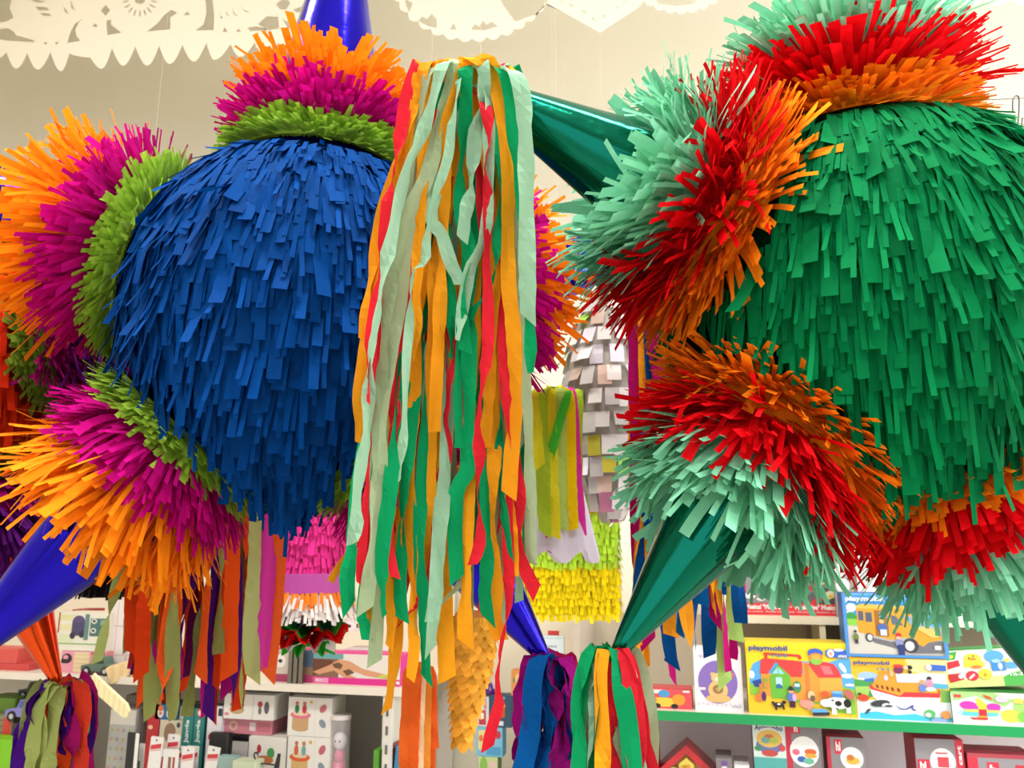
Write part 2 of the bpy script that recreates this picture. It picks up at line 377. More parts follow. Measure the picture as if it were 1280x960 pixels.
# the long tassel of the green pinata's left cone, hanging in front of the blue body
k = knot(gp, gt[1]+V((0, 0, .0)), GOLD, .015)
r = random.Random(11)
S = [  # colour, width px, twist, path
 ('R', 15, .5, [(517,84),(507,127),(500,172),(488,236),(483,262),(479,317),(470,380),(463,430),(458,500)]),
 ('G', 14, .3, [(524,83),(514,144),(500,200),(476,270),(466,338),(459,376),(455,426)]),
 ('G', 16, .3, [(530,84),(512,170),(478,300),(462,400),(453,463),(448,505),(452,555)]),
 ('C', 18, .3, [(533,90),(523,137),(512,181),(503,260),(492,330),(482,410),(476,500),(474,600)]),
 ('M', 16, .5, [(552,82),(543,116),(529,164),(511,205),(499,250),(490,295),(478,349),(470,404),(464,440),(461,490),(459,539),(451,583),(445,627),(446,650),(440,680)]),
 ('G', 15, .4, [(541,84),(536,130),(531,181),(527,247),(524,300),(521,360),(520,404),(516,450)]),
 ('C', 20, .2, [(571,78),(560,116),(547,159),(542,192),(530,230),(514,262),(505,317),(500,371),(490,426),(484,470),(477,530),(475,583),(472,616),(470,679),(463,714),(456,765)]),
 ('M', 12, .8, [(573,110),(564,159),(561,192),(551,225),(540,253),(537,275),(533,300),(531,328),(518,334),(514,360),(512,404),(508,448),(506,510),(503,560),(499,600)]),
 ('G', 17, .3, [(584,75),(573,105),(562,138),(556,181),(556,225),(554,280),(552,340),(549,400),(546,470),(543,540)]),
 ('E', 16, .4, [(582,90),(582,148),(578,192),(575,247),(580,285),(586,310),(580,345),(577,390),(582,440)]),
 ('E', 15, .4, [(560,160),(552,220),(549,251),(556,284),(560,338),(564,393),(566,450)]),
 ('M', 17, .4, [(604,83),(604,127),(595,160),(592,195),(588,235),(583,262),(578,300)]),
 ('G', 16, .3, [(593,76),(593,105),(594,138),(600,180),(609,220),(615,280),(618,340),(617,400),(612,480),(606,560)]),
 ('M', 16, .3, [(610,120),(611,180),(611,230),(609,273),(602,306),(589,332),(583,360),(577,393),(571,425)]),
 ('R', 14, .5, [(608,138),(612,181),(606,210),(611,251),(610,284),(608,328),(610,371),(610,426),(607,455),(602,485),(597,539),(600,572),(597,616),(600,650),(600,680),(590,706)]),
 ('G', 19, .2, [(594,73),(612,78),(621,105),(628,148),(632,181),(636,225),(635,262),(635,306),(636,360),(641,404),(643,437),(645,517),(640,560),(636,620)]),
 ('E', 16, .3, [(627,88),(638,127),(641,170),(647,203),(652,247),(654,290),(656,328),(661,382),(663,426),(663,466)]),
 ('E', 13, .6, [(624,200),(626,250),(622,300),(619,338),(608,367),(588,393),(577,425),(573,470),(572,520),(574,560)]),
 ('M', 20, .15, [(643,90),(654,127),(657,181),(658,247),(659,330),(660,400)]),
 ('C', 15, .2, [(640,180),(641,251),(643,328),(648,393),(653,437),(658,496),(661,561),(663,627),(663,667),(664,704)]),
 ('R', 17, .3, [(600,230),(606,280),(616,310),(625,338),(628,393),(631,437),(634,496),(642,550),(645,594),(650,627),(646,667),(654,705),(671,742)]),
 ('M', 16, .2, [(540,262),(551,290),(562,325),(576,356)]),
 ('E', 19, .25, [(585,380),(588,415),(586,452),(587,517),(583,561),(585,587),(571,612),(569,640),(569,679),(571,726)]),
 ('G', 18, .15, [(545,340),(544,390),(542,441),(539,517),(536,583),(536,627),(530,660),(530,690),(526,760)]),
 ('G', 17, .3, [(527,345),(524,380),(521,404),(518,470),(515,539),(511,583),(513,627),(513,665),(517,702),(522,760)]),
 ('R', 15, .4, [(505,380),(498,420),(493,455),(492,496),(494,535),(489,575),(478,616),(470,643),(461,667),(450,704)]),
 ('G', 12, .5, [(470,640),(449,674),(430,697),(413,727)]),
 ('R', 13, .6, [(545,345),(549,370),(553,395),(564,426),(572,450),(562,470),(560,507),(557,528),(561,561),(552,594),(543,622)]),
 ('G', 19, .25, [(583,640),(583,725),(581,765),(582,806)]),
 ('E', 17, .2, [(606,640),(609,702),(606,740),(611,778)]),
 ('G', 18, .3, [(618,560),(614,640),(616,690),(620,737),(617,770),(626,800)]),
 ('R', 15, .7, [(634,640),(636,740),(628,800),(622,850),(624,880),(616,905),(609,937)]),
 ('M', 17, .2, [(552,650),(549,700),(546,735),(543,755),(540,776)]),
 ('M', 16, .2, [(546,700),(543,760),(540,790),(538,815)]),
 ('C', 15, .3, [(574,690),(577,728),(564,740),(552,756)]),
 ('E', 18, .2, [(524,660),(528,740),(531,800),(533,851)]),
 ('G', 17, .3, [(500,640),(497,720),(495,800),(490,850),(483,890)]),
 ('G', 22, .2, [(551,640),(553,700),(556,780),(559,850)]),
 ('E', 17, .3, [(507,600),(502,680),(500,740),(503,775)]),
 ('G', 17, .3, [(488,560),(486,680),(490,760),(487,812)]),
 ('R', 17, .5, [(538,740),(522,752),(510,766),(498,782)]),
 ('E', 19, .3, [(440,650),(440,690),(434,720),(436,762)]),
 ('E', 18, .3, [(492,575),(486,627),(480,667),(477,714),(480,770)]),
 ('C', 18, .2, [(474,680),(475,740),(470,800),(468,830)]),
 ('G', 14, .3, [(517,760),(518,800),(516,830),(513,850)]),
 ('R', 11, .8, [(466,470),(462,560),(456,640),(450,730)]),
 ('R', 12, .7, [(492,540),(490,620),(489,690),(494,722)]),
 ('E', 13, .6, [(628,480),(624,560),(630,640),(640,700)]),
 ('G', 17, .3, [(640,540),(636,600),(638,680),(640,720)]),
 ('G', 15, .3, [(460,745),(462,770),(459,790)]),
 ('E', 14, .3, [(453,740),(456,780),(459,800)]),
 ('C', 14, .3, [(520,640),(520,720),(516,790)]),
]
HC = {'R': C_RED, 'G': GOLD, 'C': C_MINT_SHADE, 'M': C_MINT, 'E': C_GREEN}
for i, (c_, wpx, tw, path) in enumerate(S):
    back = path[0][1] > 150
    u = min(1, max(0, (path[0][0]-430)/235)); tx = 512+140*u
    dd = .812+.0012*(i % 14)+(.014 if back else 0)+(.006 if path[0][1] > 600 else 0)-(.02 if c_ == 'M' else .008 if c_ in 'RE' else 0)
    pts = [P(x, y, dd+.004*math.sin(i+y*.02)) for x, y in path]
    if back: pts = [P(tx, 92, .848), P(tx+(path[0][0]-tx)*.15, 92+(path[0][1]-92)*.15, .858)]+([P(tx+(path[0][0]-tx)*.6, 92+(path[0][1]-92)*.62, .85)] if path[0][1] > 300 else [])+pts
    top = pts[0]; tipp = gt[1]
    pts = [tipp+V((0, 0, .004)), tipp.lerp(top, .7)+V((0, 0, .008))+FW*.006]+pts
    streamer(k, pts, wpx*1.1*dd/F, HC[c_], RT, r, tw=min(1.35, .25+tw*1.9))
for i in range(26):                                     # the ones behind
    u = (i+.5)/26+r.gauss(0, .01); c_ = r.choice('EERCMCMRC'); x0 = 513+140*u; x1 = 448+222*u; yb = r.uniform(640, 800); dd = .86+.02*r.random()
    pts = [gt[1], P(.3*566+.7*x0, 90, .852), P(x0, 100, .862), P(x0+(x1-x0)*.3, 260, dd+.005), P(x0+(x1-x0)*.7+r.gauss(0, 4), 480, dd+.01), P(x1+r.gauss(0, 6), yb, dd)]
    streamer(k, pts, 17*dd/F, HC[c_], RT, r, tw=1.)

# ------------------------------------------------------------------ orange and purple pinata at the left edge
KO = 1.1
co = P(-78, 468, 1.36*KO)
op = empty('star_pinata', 'orange red fringed star pinata with crinkled orange cones, cut off by the left edge', 'pinata', co-V((0, 0, .25)))
ot = [P(262, 400, 1.36*KO), P(76, 864, 1.26*KO), P(-60, 60, 1.5*KO)]
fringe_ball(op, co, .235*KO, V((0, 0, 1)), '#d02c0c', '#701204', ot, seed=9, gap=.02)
for i, t in enumerate(ot): cone_point(op, co, t, '#e8501a', ['#7f9c34', '#a0106c', '#5a1470'], seed=80+i, R0=.24*KO, rb=.083*KO, scale=1.03*KO)
tassel(op, ot[0], ['#c83a10', '#4a1278', '#b8188c', '#8f9a58', '#e85a20', '#5a1050', '#9fae68'], 44, .70, .09, .122, .025, 91, '#4a1278', Lvar=.18)
tassel(op, ot[1], ['#9aa860', '#43107c', '#e85020', '#a8186c', '#9aa860', '#43107c', '#d8402a'], 26, .34, .05, .085, .027, 92, '#a8a870')
cord(op, ot[2])
# a few hand-placed streamers at the front right of that tassel
r = random.Random(5)
kk = [o for o in op.children if o.name.startswith('tassel')][0]
for c_, wpx, path in [('#e8602c', 20, [(345, 560), (350, 680), (345, 760), (335, 848)]), ('#c838a0', 20, [(335, 560), (336, 690), (331, 780), (325, 840)]),
                      ('#b4bc7c', 24, [(318, 560), (321, 690), (314, 790), (316, 850)]), ('#e05018', 20, [(290, 560), (291, 690), (288, 780), (286, 846)])]:
    streamer(kk, [ot[0], P(290, 470, 1.3*KO)]+[P(x, y, 1.2*KO) for x, y in path], wpx*1.2*KO/F, c_, RT, r, tw=.25)

# ------------------------------------------------------------------ small pinatas hanging further back
def fringe_rows(parent, name, pt, rows, cnt, L, wd, col, seed, grav=6, lift=.15, wob=.003):
    """rows of short strips on a surface pt(u, v) -> (point, normal)"""
    r = random.Random(seed); mb = MB()
    for k in range(rows):
        for j in range(cnt):
            p, n_ = pt((j+.5*(k % 2)+r.gauss(0, .1))/cnt, (k+r.gauss(0, .08))/rows); wv = V((0, 0, 1)).cross(n_).normalized()
            strip(mb, p, G_+n_*(lift+abs(r.gauss(0, .1)))+wv*r.gauss(0, .08), wv, L*r.uniform(.85, 1.15), wd, 2, grav, n_, r.gauss(0, wob*1000), None, 0, min(1, max(0, r.gauss(.5, .2))))
    return mb.build(name, mat(col, 'tissue'), parent, world=True, kind='stuff')

# rainbow box pinata behind the long tassel
d_ = 1.75
t0 = P(628, 545, d_); t1 = P(768, 545, d_)
ax = (t1-t0); W_ = ax.length; ax = ax.normalized(); dep = V((-ax.y, ax.x, 0)); zt = t0.z; zb = P(700, 765, d_).z
cen = (t0+t1)*.5+dep*.09
rp = empty('box_pinata', 'box shaped pinata banded orange, lime and yellow, behind the long tassel', 'pinata', V((cen.x, cen.y, zb)))
zs = [P(700, y, d_).z for y in (545, 642, 706, 768)]
m = MB(); rot = Matrix((ax, dep, V((0, 0, 1)))).transposed()
m.box((0, 0, (zt-zb)/2), (W_, .18, zt-zb), rot); m.build('body', mat('#b4a52a', 'matte'), rp)
for i, (colr, z1, z0) in enumerate([('#ff5a14', zs[0], zs[1]), ('#b4dc3c', zs[1], zs[2]), ('#f0d814', zs[2], zs[3])]):
    def pt(u, v, z1=z1, z0=z0):
        s = (u % 1)*(2*W_+.36); z = z1-(z1-z0)*v
        if s < W_: return (t0+ax*s-dep*.004, -dep, z) if 0 else (V((t0.x+ax.x*s, t0.y+ax.y*s, z))-dep*.004, -dep)
        s -= W_
        if s < .18: return V((t1.x, t1.y, z))+dep*s+ax*.004, ax
        s -= .18
        if s < W_: return V((t1.x, t1.y, z))+dep*.184-ax*s, dep
        s -= W_
        return V((t0.x, t0.y, z))+dep*(.18-s)-ax*.004, -ax
    fringe_rows(rp, 'fringe_band', pt, 7, 110, .024, .0075, colr, 100+i, lift=.2)
cord(rp, V((cen.x, cen.y, zt)))

# silver and white flapped pinata
cs = P(762, 500, 1.62); rx, rz = .092, .225
sp_ = empty('teardrop_pinata', 'drop shaped pinata scaled with white and silver paper squares', 'pinata', cs-V((0, 0, rz)))
m = MB(); m.ball(cs, (rx, rx, rz), 24, 16); m.build('body', mat('#9a958c'), sp_, world=True, smooth=True)
r = random.Random(44); mbs = {}
for k in range(15):
    th = PI*(k+.6)/15.5; cnt = max(4, int(2*PI*rx*math.sin(th)/.028))
    for j in range(cnt):
        q = 2*PI*(j+.5*(k % 2))/cnt+r.gauss(0, .05); n_ = V((math.cos(q)*math.sin(th)/rx, math.sin(q)*math.sin(th)/rx, math.cos(th)/rz)).normalized()
        p = cs+V((rx*math.cos(q)*math.sin(th), rx*math.sin(q)*math.sin(th), rz*math.cos(th))); wv = V((-math.sin(q), math.cos(q), 0))
        dn = n_.cross(wv); dn = dn if dn.z < 0 else -dn
        colr = r.choice(['#d8d4d0']*5+['#b8b4b2']*2+['#e8e4ee', '#d890b4', '#a8d860', '#c8b0a0', '#e0d850'])
        mb = mbs.setdefault(colr, MB()); strip(mb, p+n_*.002, dn+n_*r.uniform(.15, .4), wv, .034*r.uniform(.9, 1.2), .027, 2, 0, n_, r.uniform(-9, 9), None, 0, r.random())
for colr, mb in mbs.items(): mb.build('paper_squares', mat(colr, 'tissue'), sp_, world=True, kind='stuff')
cord(sp_, cs+V((0, 0, rz)))

# yellow streamer piñata with its white tissue skirt
tp = P(700, 488, 1.5)
yp = empty('cone_pinata', 'small white tissue cone pinata under yellow, lime and pink streamers', 'pinata', tp-V((0, 0, .34)))
m = MB(); n = 40; vs_ = []
for i in range(9):
    t = i/8
    for j in range(n):
        q = 2*PI*j/n; rr = .010+.054*t**1.3; z = -.305*t+.012*t*math.sin(q*6)*(i > 6); rr *= 1+.09*t*math.sin(q*9+i*.3)
        vs_.append(tp+V((rr*math.cos(q), rr*math.sin(q), z)))
m.add(vs_, [(i*n+j, (i+1)*n+j, (i+1)*n+(j+1) % n, i*n+(j+1) % n) for i in range(8) for j in range(n)])
m.build('tissue_skirt', mat('#e4dff2', 'tissue'), yp, world=True, smooth=True)
r = random.Random(3); kk = knot(yp, tp, '#e8e020', .012)
for i, (c_, x0, x1, ye, wp) in enumerate([('#fff838', 668, 674, 585, 13), ('#b8dc3c', 678, 681, 668, 14), ('#fff838', 688, 694, 672, 12), ('#50d040', 709, 684, 582, 11), ('#c8e878', 700, 703, 662, 12),
        ('#f8d814', 712, 717, 662, 11), ('#e8e020', 700, 707, 640, 10), ('#e83cb0', 690, 686, 690, 8), ('#e83cb0', 716, 729, 668, 8), ('#c8e878', 672, 672, 640, 12), ('#f0c020', 693, 692, 690, 8),
        ('#c8b8e8', 703, 706, 684, 14), ('#b8dc3c', 722, 723, 600, 10), ('#fff838', 676, 678, 640, 12)]):
    dd = 1.37+.004*i
    streamer(kk, [tp, P(x0, 492, dd+.03), P(x0*.5+x1*.5, (492+ye)/2, dd), P(x1, ye, dd)], wp*1.15*dd/F, c_, RT, r, tw=.35)
cord(yp, tp)

# pink fringed pinata with purple band and white skirt, between blue body and tassel
pd = 1.95; pc = P(390, 700, pd); zt = P(390, 600, pd).z; R1 = .094
pp = empty('drum_pinata', 'small hot pink fringed pinata with a purple band and white orange skirt', 'pinata', V((pc.x, pc.y, P(390, 785, pd).z)))
zz = [P(390, y, pd).z for y in (600, 716, 737, 748, 772)]
m = MB(); m.tube([V((pc.x, pc.y, zz[4]+.03)), V((pc.x, pc.y, zz[0]))], R1-.006, 28); m.build('body', mat('#c0307a'), pp, world=True)
cyl = lambda rr, za, zb_: (lambda u, v: (V((pc.x+rr*math.cos(2*PI*u), pc.y+rr*math.sin(2*PI*u), za+(zb_-za)*v)), V((math.cos(2*PI*u), math.sin(2*PI*u), 0))))
fringe_rows(pp, 'pink_fringe', cyl(R1-.004, zz[0], zz[1]), 9, 70, .034, .0075, '#ee3c9c', 120)
m = MB(); m.tube([V((pc.x, pc.y, zz[2]-.004)), V((pc.x, pc.y, zz[1]+.0))], R1+.008, 32); m.build('band', mat('#b84aa4'), pp, world=True)
fringe_rows(pp, 'white_fringe', cyl(R1+.002, zz[2], zz[3]-.01), 3, 80, .052, .007, '#ece4e0', 121, lift=.5)
fringe_rows(pp, 'orange_fringe', cyl(R1+.006, zz[2], zz[3]), 2, 60, .030, .008, '#ff8a2a', 122, lift=.4)
cord(pp, V((pc.x, pc.y, zz[0])))

# crumpled tissue rosette under it
fc = P(385, 792, 1.9)
fl = empty('tissue_rosette', 'crumpled tissue rosette of red, green and white paper below the pink pinata', 'paper flower', fc-V((0, 0, .045)))
r = random.Random(8)
for i, (c_, rr, dz) in enumerate([('#e8e4ec', .062, .034), ('#0a5a30', .074, .026), ('#3a9a34', .086, .016), ('#d81410', .092, .006), ('#b80c10', .086, -.006), ('#e8dce4', .070, -.016), ('#2aa02a', .062, -.026)]):
    m = MB(); n = 44; rings = 5; vs_ = [fc+V((0, 0, dz))]; p1, p2 = r.random()*6, r.random()*6
    for k in range(1, rings+1):
        for j in range(n):
            q = 2*PI*j/n; s = k/rings; z = dz+.016*s*math.sin(q*7+p1+s)+.010*s*math.sin(q*13+p2); vs_.append(fc+V((math.cos(q)*rr*s*(1+.08*math.sin(q*5+p2)), math.sin(q)*rr*s, z)))
    m.add(vs_, [(0, 1+j, 1+(j+1) % n) for j in range(n)]+[(1+(k-1)*n+j, 1+k*n+j, 1+k*n+(j+1) % n, 1+(k-1)*n+(j+1) % n) for k in range(1, rings) for j in range(n)])
    m.build('petal_sheet', mat(c_, 'tissue'), fl, world=True)
m = MB(); m.tube([fc-V((0, 0, .03)), fc+V((0, 0, .04)), V((fc.x, fc.y, pc.z-.05))], .0015, 6); m.build('stem_wire', mat('#3a3a36', 'metal'), fl, world=True)

# orange scalloped crepe cone
oc0 = P(594, 770, 1.32); oc1 = P(577, 932, 1.32)
oc = empty('crepe_cone', 'orange crepe paper cone covered in rounded scales, point down', 'decoration', oc1)
a_ = (oc1-oc0); m = MB(); m.tube([oc0, oc0.lerp(oc1, .25), oc1], [.034, .036, .008], 24); m.build('core', mat('#e88a10'), oc, world=True)
r = random.Random(6); mb = MB()
for k in range(17):
    t = k/17; rr = .036 if t < .25 else .036-.026*(t-.25)/.75; cnt = max(6, int(2*PI*rr/.014))
    for j in range(cnt):
        q = 2*PI*(j+.5*(k % 2)+r.gauss(0, .08))/cnt; n_ = V((math.cos(q), math.sin(q), 0)); wv = V((-math.sin(q), math.cos(q), 0)); p = oc0+a_*(t*.98)+n_*rr
        L = .021*r.uniform(.9, 1.2); w_ = .0095; d = (a_.normalized()+n_*r.uniform(.08, .22)).normalized()
        pts = [p-wv*w_, p+wv*w_, p+wv*w_*1.1+d*L*.55, p+wv*w_*.6+d*L*.9+n_*.003, p+d*L+n_*.004, p-wv*w_*.6+d*L*.9+n_*.003, p-wv*w_*1.1+d*L*.55]
        mb.add(pts, [tuple(range(7))], r.random())
mb.build('scales', mat('#ffbc44', 'tissue'), oc, world=True, kind='stuff')
cord(oc, oc0)
# tangerine and cream streamer bundle
ts = P(522, 835, 1.45)
tb = empty('streamer_bundle', 'bundle of tangerine and cream crepe streamers below the long tassel', 'streamers', ts-V((0, 0, .3)))
kk = knot(tb, ts, '#f07028', .014); r = random.Random(12)
for i, (c_, x0, x1, ye, wp) in enumerate([('#f4702c', 515, 508, 985, 20), ('#f4702c', 520, 514, 990, 15), ('#f6e2b8', 524, 520, 985, 17), ('#f6a040', 532, 530, 980, 14), ('#f46a2c', 537, 541, 935, 15), ('#e83020', 530, 533, 990, 12), ('#f4702c', 536, 538, 990, 14), ('#f6e2b8', 528, 534, 975, 12)]):
    dd = 1.41+.005*i
    streamer(kk, [ts, P(x0, 842, dd+.01), P((x0+x1)/2, 900, dd), P(x1, ye, dd)], wp*1.1*dd/F, c_, RT, r, tw=.25)
cord(tb, ts)
# black fringed one peeping out at the left
bc = P(138, 725, 1.75)
bk = empty('drum_pinata', 'black fringed pinata peeping out below the lower left orange ruff', 'pinata', bc-V((0, 0, .05)))
m = MB(); m.tube([bc-V((0, 0, .035)), bc+V((0, 0, .1))], .055, 24); m.build('body', mat('#141214'), bk, world=True)
fringe_rows(bk, 'fringe', (lambda u, v: (bc+V((.057*math.cos(2*PI*u), .057*math.sin(2*PI*u), .1-.12*v)), V((math.cos(2*PI*u), math.sin(2*PI*u), 0)))), 7, 36, .032, .009, '#17141a', 130)
cord(bk, bc+V((0, 0, .1)))

# ------------------------------------------------------------------ cut paper banners
def cut_paper(name, outline, holes, Y, parent, col='#f2ead8'):
    cu = bpy.data.curves.new(name, 'CURVE'); cu.dimensions = '2D'; cu.fill_mode = 'BOTH'; cu.extrude = .0004
    for poly in [outline]+holes:
        s = cu.splines.new('POLY'); s.points.add(len(poly)-1); s.use_cyclic_u = True
        for i, (x, y) in enumerate(poly):
            p = onY(x, y, Y); s.points[i].co = (p.x, p.z, 0, 1)
    o = bpy.data.objects.new(name, cu); me = bpy.data.meshes.new_from_object(o); bpy.data.objects.remove(o); bpy.data.curves.remove(cu)
    m = MB(); rl = root_loc(parent); m.v = [(v.co.x-rl.x, Y-rl.y-v.co.z, v.co.y-rl.z) for v in me.vertices]
    m.f = [tuple(p.vertices) for p in me.polygons]; m.mi = [0]*len(m.f); m.t = [.5]*len(m.v); bpy.data.meshes.remove(me)
    return m.build(name, mat(col, 'tissue'), parent)
def ell(cx, cy_, rx_, ry_, n=20, a=0):
    return [(cx+rx_*math.cos(2*PI*i/n)*math.cos(a)-ry_*math.sin(2*PI*i/n)*math.sin(a), cy_+rx_*math.cos(2*PI*i/n)*math.sin(a)+ry_*math.sin(2*PI*i/n)*math.cos(a)) for i in range(n)]
BY = 2.05
def teeth(pts, k=6):
    out = []
    for i in range(len(pts)-1):
        (x0, y0), (x1, y1) = pts[i], pts[i+1]
        for j in range(k):
            t = j/k; s = 1-math.cos(t*PI/2) if y1 < y0 else math.sin(t*PI/2)   # convex tooth flanks
            out.append((x0+(x1-x0)*t, y0+(y1-y0)*s))
    return out+[pts[-1]]
tp_ = [(-170, 66), (-150, 88), (-135, 66), (-118, 88), (-104, 66), (-88, 88), (-73, 66), (-58, 88), (-44, 66), (-28, 88), (-10, 66), (-1, 72), (8, 65), (20, 86), (34, 66), (47, 87), (63, 65), (76, 89), (87, 66), (92, 69), (113, 72), (127, 86), (140, 60), (154, 82), (169, 58), (184, 82), (199, 57), (212, 80), (228, 56), (242, 77), (258, 53), (268, 75), (288, 55), (300, 71), (318, 53), (332, 72), (348, 52), (362, 68), (376, 50), (392, 66), (404, 46)]
out1 = [(-170, -120)]+teeth(tp_)+[(410, -120)]
h1 = [[(-4, -4), (15, 0), (12, 10), (17, 22), (8, 27), (-4, 29)], [(-4, 37), (10, 35), (18, 40), (20, 44), (42, 50), (44, 53), (10, 51), (-4, 49)],
      [(103, 24), (94, 29), (88, 40), (84, 54), (101, 51), (96, 46), (94, 38), (98, 29)], ell(132, 13, 6, 7, 4), [(133, 26), (139, 24), (139, 31), (147, 37), (152, 41), (134, 44)],
      [(183, 40), (197, 29), (206, 18), (214, 12), (222, 16), (213, 22), (213, 37), (198, 38)], [(229, 19), (234, 14), (238, 19)],
      [(256, -6), (266, 0), (268, 20), (267, 38), (244, 38), (254, 31), (258, 15)], [(278, 40), (281, 34), (285, 40)], [(295, 40), (298, 35), (302, 40)], [(310, 34), (320, 33), (340, 38), (312, 39)],
      [(345, 5), (355, -3), (363, 3), (358, 12), (350, 12)], [(366, 12), (388, 4), (381, 14), (371, 16)], [(322, 30), (334, 20), (348, 21), (349, 36), (335, 38)], [(353, 24), (365, 30), (370, 41), (359, 34)],
      ell(175, -1, 7, 6, 14), ell(119, 32, 3, 2, 8), [(40, -9), (46, 0), (58, 2), (48, 4), (38, 0)], [(44, 8), (58, 9), (62, 13), (48, 13)], [(50, 16), (62, 17), (64, 20), (54, 20)],
      [(79, 8), (84, 14), (86, 18), (81, 15)], [(88, -2), (92, 10), (96, 14), (89, 10)], [(300, 5), (305, 12), (312, 15), (306, 15)], [(290, 8), (293, 16), (298, 21), (292, 18)], [(274, 14), (276, 20), (279, 22), (276, 24)],
      [(282, 11), (284, 17), (287, 20), (283, 19)], ell(71, 54, 2, 2, 6), ell(57, 54, 2, 2, 6)]
for i in range(9):
    a = PI*(.05+.9*i/8); cx = 175+18*math.cos(a); cyy = -1+18*math.sin(a); h1.append(ell(cx, cyy, 4.5, 1.2, 8, a))
b1 = empty('paper_banner', 'cut paper banner with birds, a flower and a toothed lower edge', 'banner', onY(120, -120, BY))
cut_paper('cut_sheet', out1, h1, BY, b1)
def scallop(cx, cy_, rx_, ry_, a0, a1, n, bump=5):
    out = []
    for i in range(n*6+1):
        t = i/(n*6); a = math.radians(a0+(a1-a0)*t); b = bump*abs(math.sin(PI*t*n)); out.append((cx+(rx_+b)*math.cos(a), cy_+(ry_+b)*math.sin(a)))
    return out
out2 = [(470, -120)]+scallop(590, -42, 104, 90, 160, 30, 13)+[(700, 13), (750, 41), (800, 8)]+scallop(850, -42, 66, 56, 132, 20, 9, 4)+[(925, -120)]
h2 = [[(506, -2), (516, 4), (512, 15), (508, 8)], [(522, 26), (528, 20), (533, 24), (540, 17), (546, 24), (546, 35), (536, 33)], [(562, 37), (567, 28), (571, 37)],
      [(588, 37), (594, 30), (599, 33), (604, 25), (608, 31), (614, 27), (623, 33), (606, 38)], [(620, -14), (630, 8), (644, 27), (668, 19), (683, 6), (690, -14)],
      [(815, -12), (822, 5), (845, 8), (868, 5), (876, -12)]]
for (x, y) in [(714, 7), (730, 15), (742, 24), (756, 20), (771, 10), (781, 1), (702, 0)]: h2.append(ell(x, y, 3.2, 1.3, 8, .5 if x < 750 else -.7))
b2 = empty('paper_banner', 'cut paper banner with scalloped circles and a pointed heart', 'banner', onY(700, -120, BY))
cut_paper('cut_sheet', out2, h2, BY, b2, '#f2ebdc')
b3 = empty('paper_banner', 'white cut paper banner with a scalloped hem in the upper right corner', 'banner', onY(1230, -120, 1.8))
cut_paper('cut_sheet', [(1150, -120)]+[(1160+6*i, -1+8*abs(math.sin(i*.55))) for i in range(30)]+[(1350, -120)], [], 1.8, b3, '#f4eee6')
m = MB(); pl = [onY(x, -120+0.00002*(x-500)**2, BY) for x in range(-400, 1500, 100)]; m.tube(pl, .0015, 6)
tag(m.build('banner_string', mat('#e8e0d0')), 'thin white string carrying the cut paper banners', 'string')

# line with hooks and small flags, upper right
ln = P(1150, 126, 1.5); le = P(1320, 121, 1.5)
m = MB(); m.tube([P(900, 120, 1.6), ln, P(1230, 125, 1.5), le, P(1500, 112, 1.5)], .0009, 6); tag(m.build('hanging_wire', mat('#6a6660', 'metal')), 'thin wire with hooks behind the green pinata, upper right', 'wire')
hk = empty('hook', 'bent metal hook hanging on the thin wire', 'hook', P(1270, 165, 1.5))
m = MB(); hp = [P(x, y, 1.5) for x, y in [(1266, 139), (1266, 128), (1268, 121), (1272, 120), (1274, 126), (1273, 150), (1271, 160), (1272, 163), (1275, 163), (1277, 158), (1278, 148)]]
q_, _ = catmull(hp, 40); m.tube(q_, .0014, 8); m.build('wire_hook', mat('#55524e', 'metal'), hk, world=True)
for (x0, y0, x1, y1, c_, lab) in [(1209, 128, 1234, 142, '#e88838', 'orange'), (1216, 142, 1236, 152, '#f8e060', 'yellow')]:
    m = MB(); a, b, c, d = P(x0, y0, 1.52), P(x1, y0-1, 1.52), P(x1, y1, 1.52), P(x0, y1, 1.52); m.add([a, b, c, d, a+FW*.001, b+FW*.001, c+FW*.001, d+FW*.001], [(0, 1, 2, 3), (7, 6, 5, 4), (0, 4, 5, 1), (1, 5, 6, 2), (2, 6, 7, 3), (3, 7, 4, 0)])
    tag(m.build('paper_flag', mat(c_, 'tissue')), f'small {lab} paper flag on the wire behind the green pinata', 'flag', None)
m = MB(); m.tube([P(1230, 151, 1.51), P(1269, 152, 1.5)], .0035, 6); tag(m.build('paper_ribbon', mat('#2aa060', 'tissue')), 'thin green paper ribbon stretched to the hook', 'ribbon')

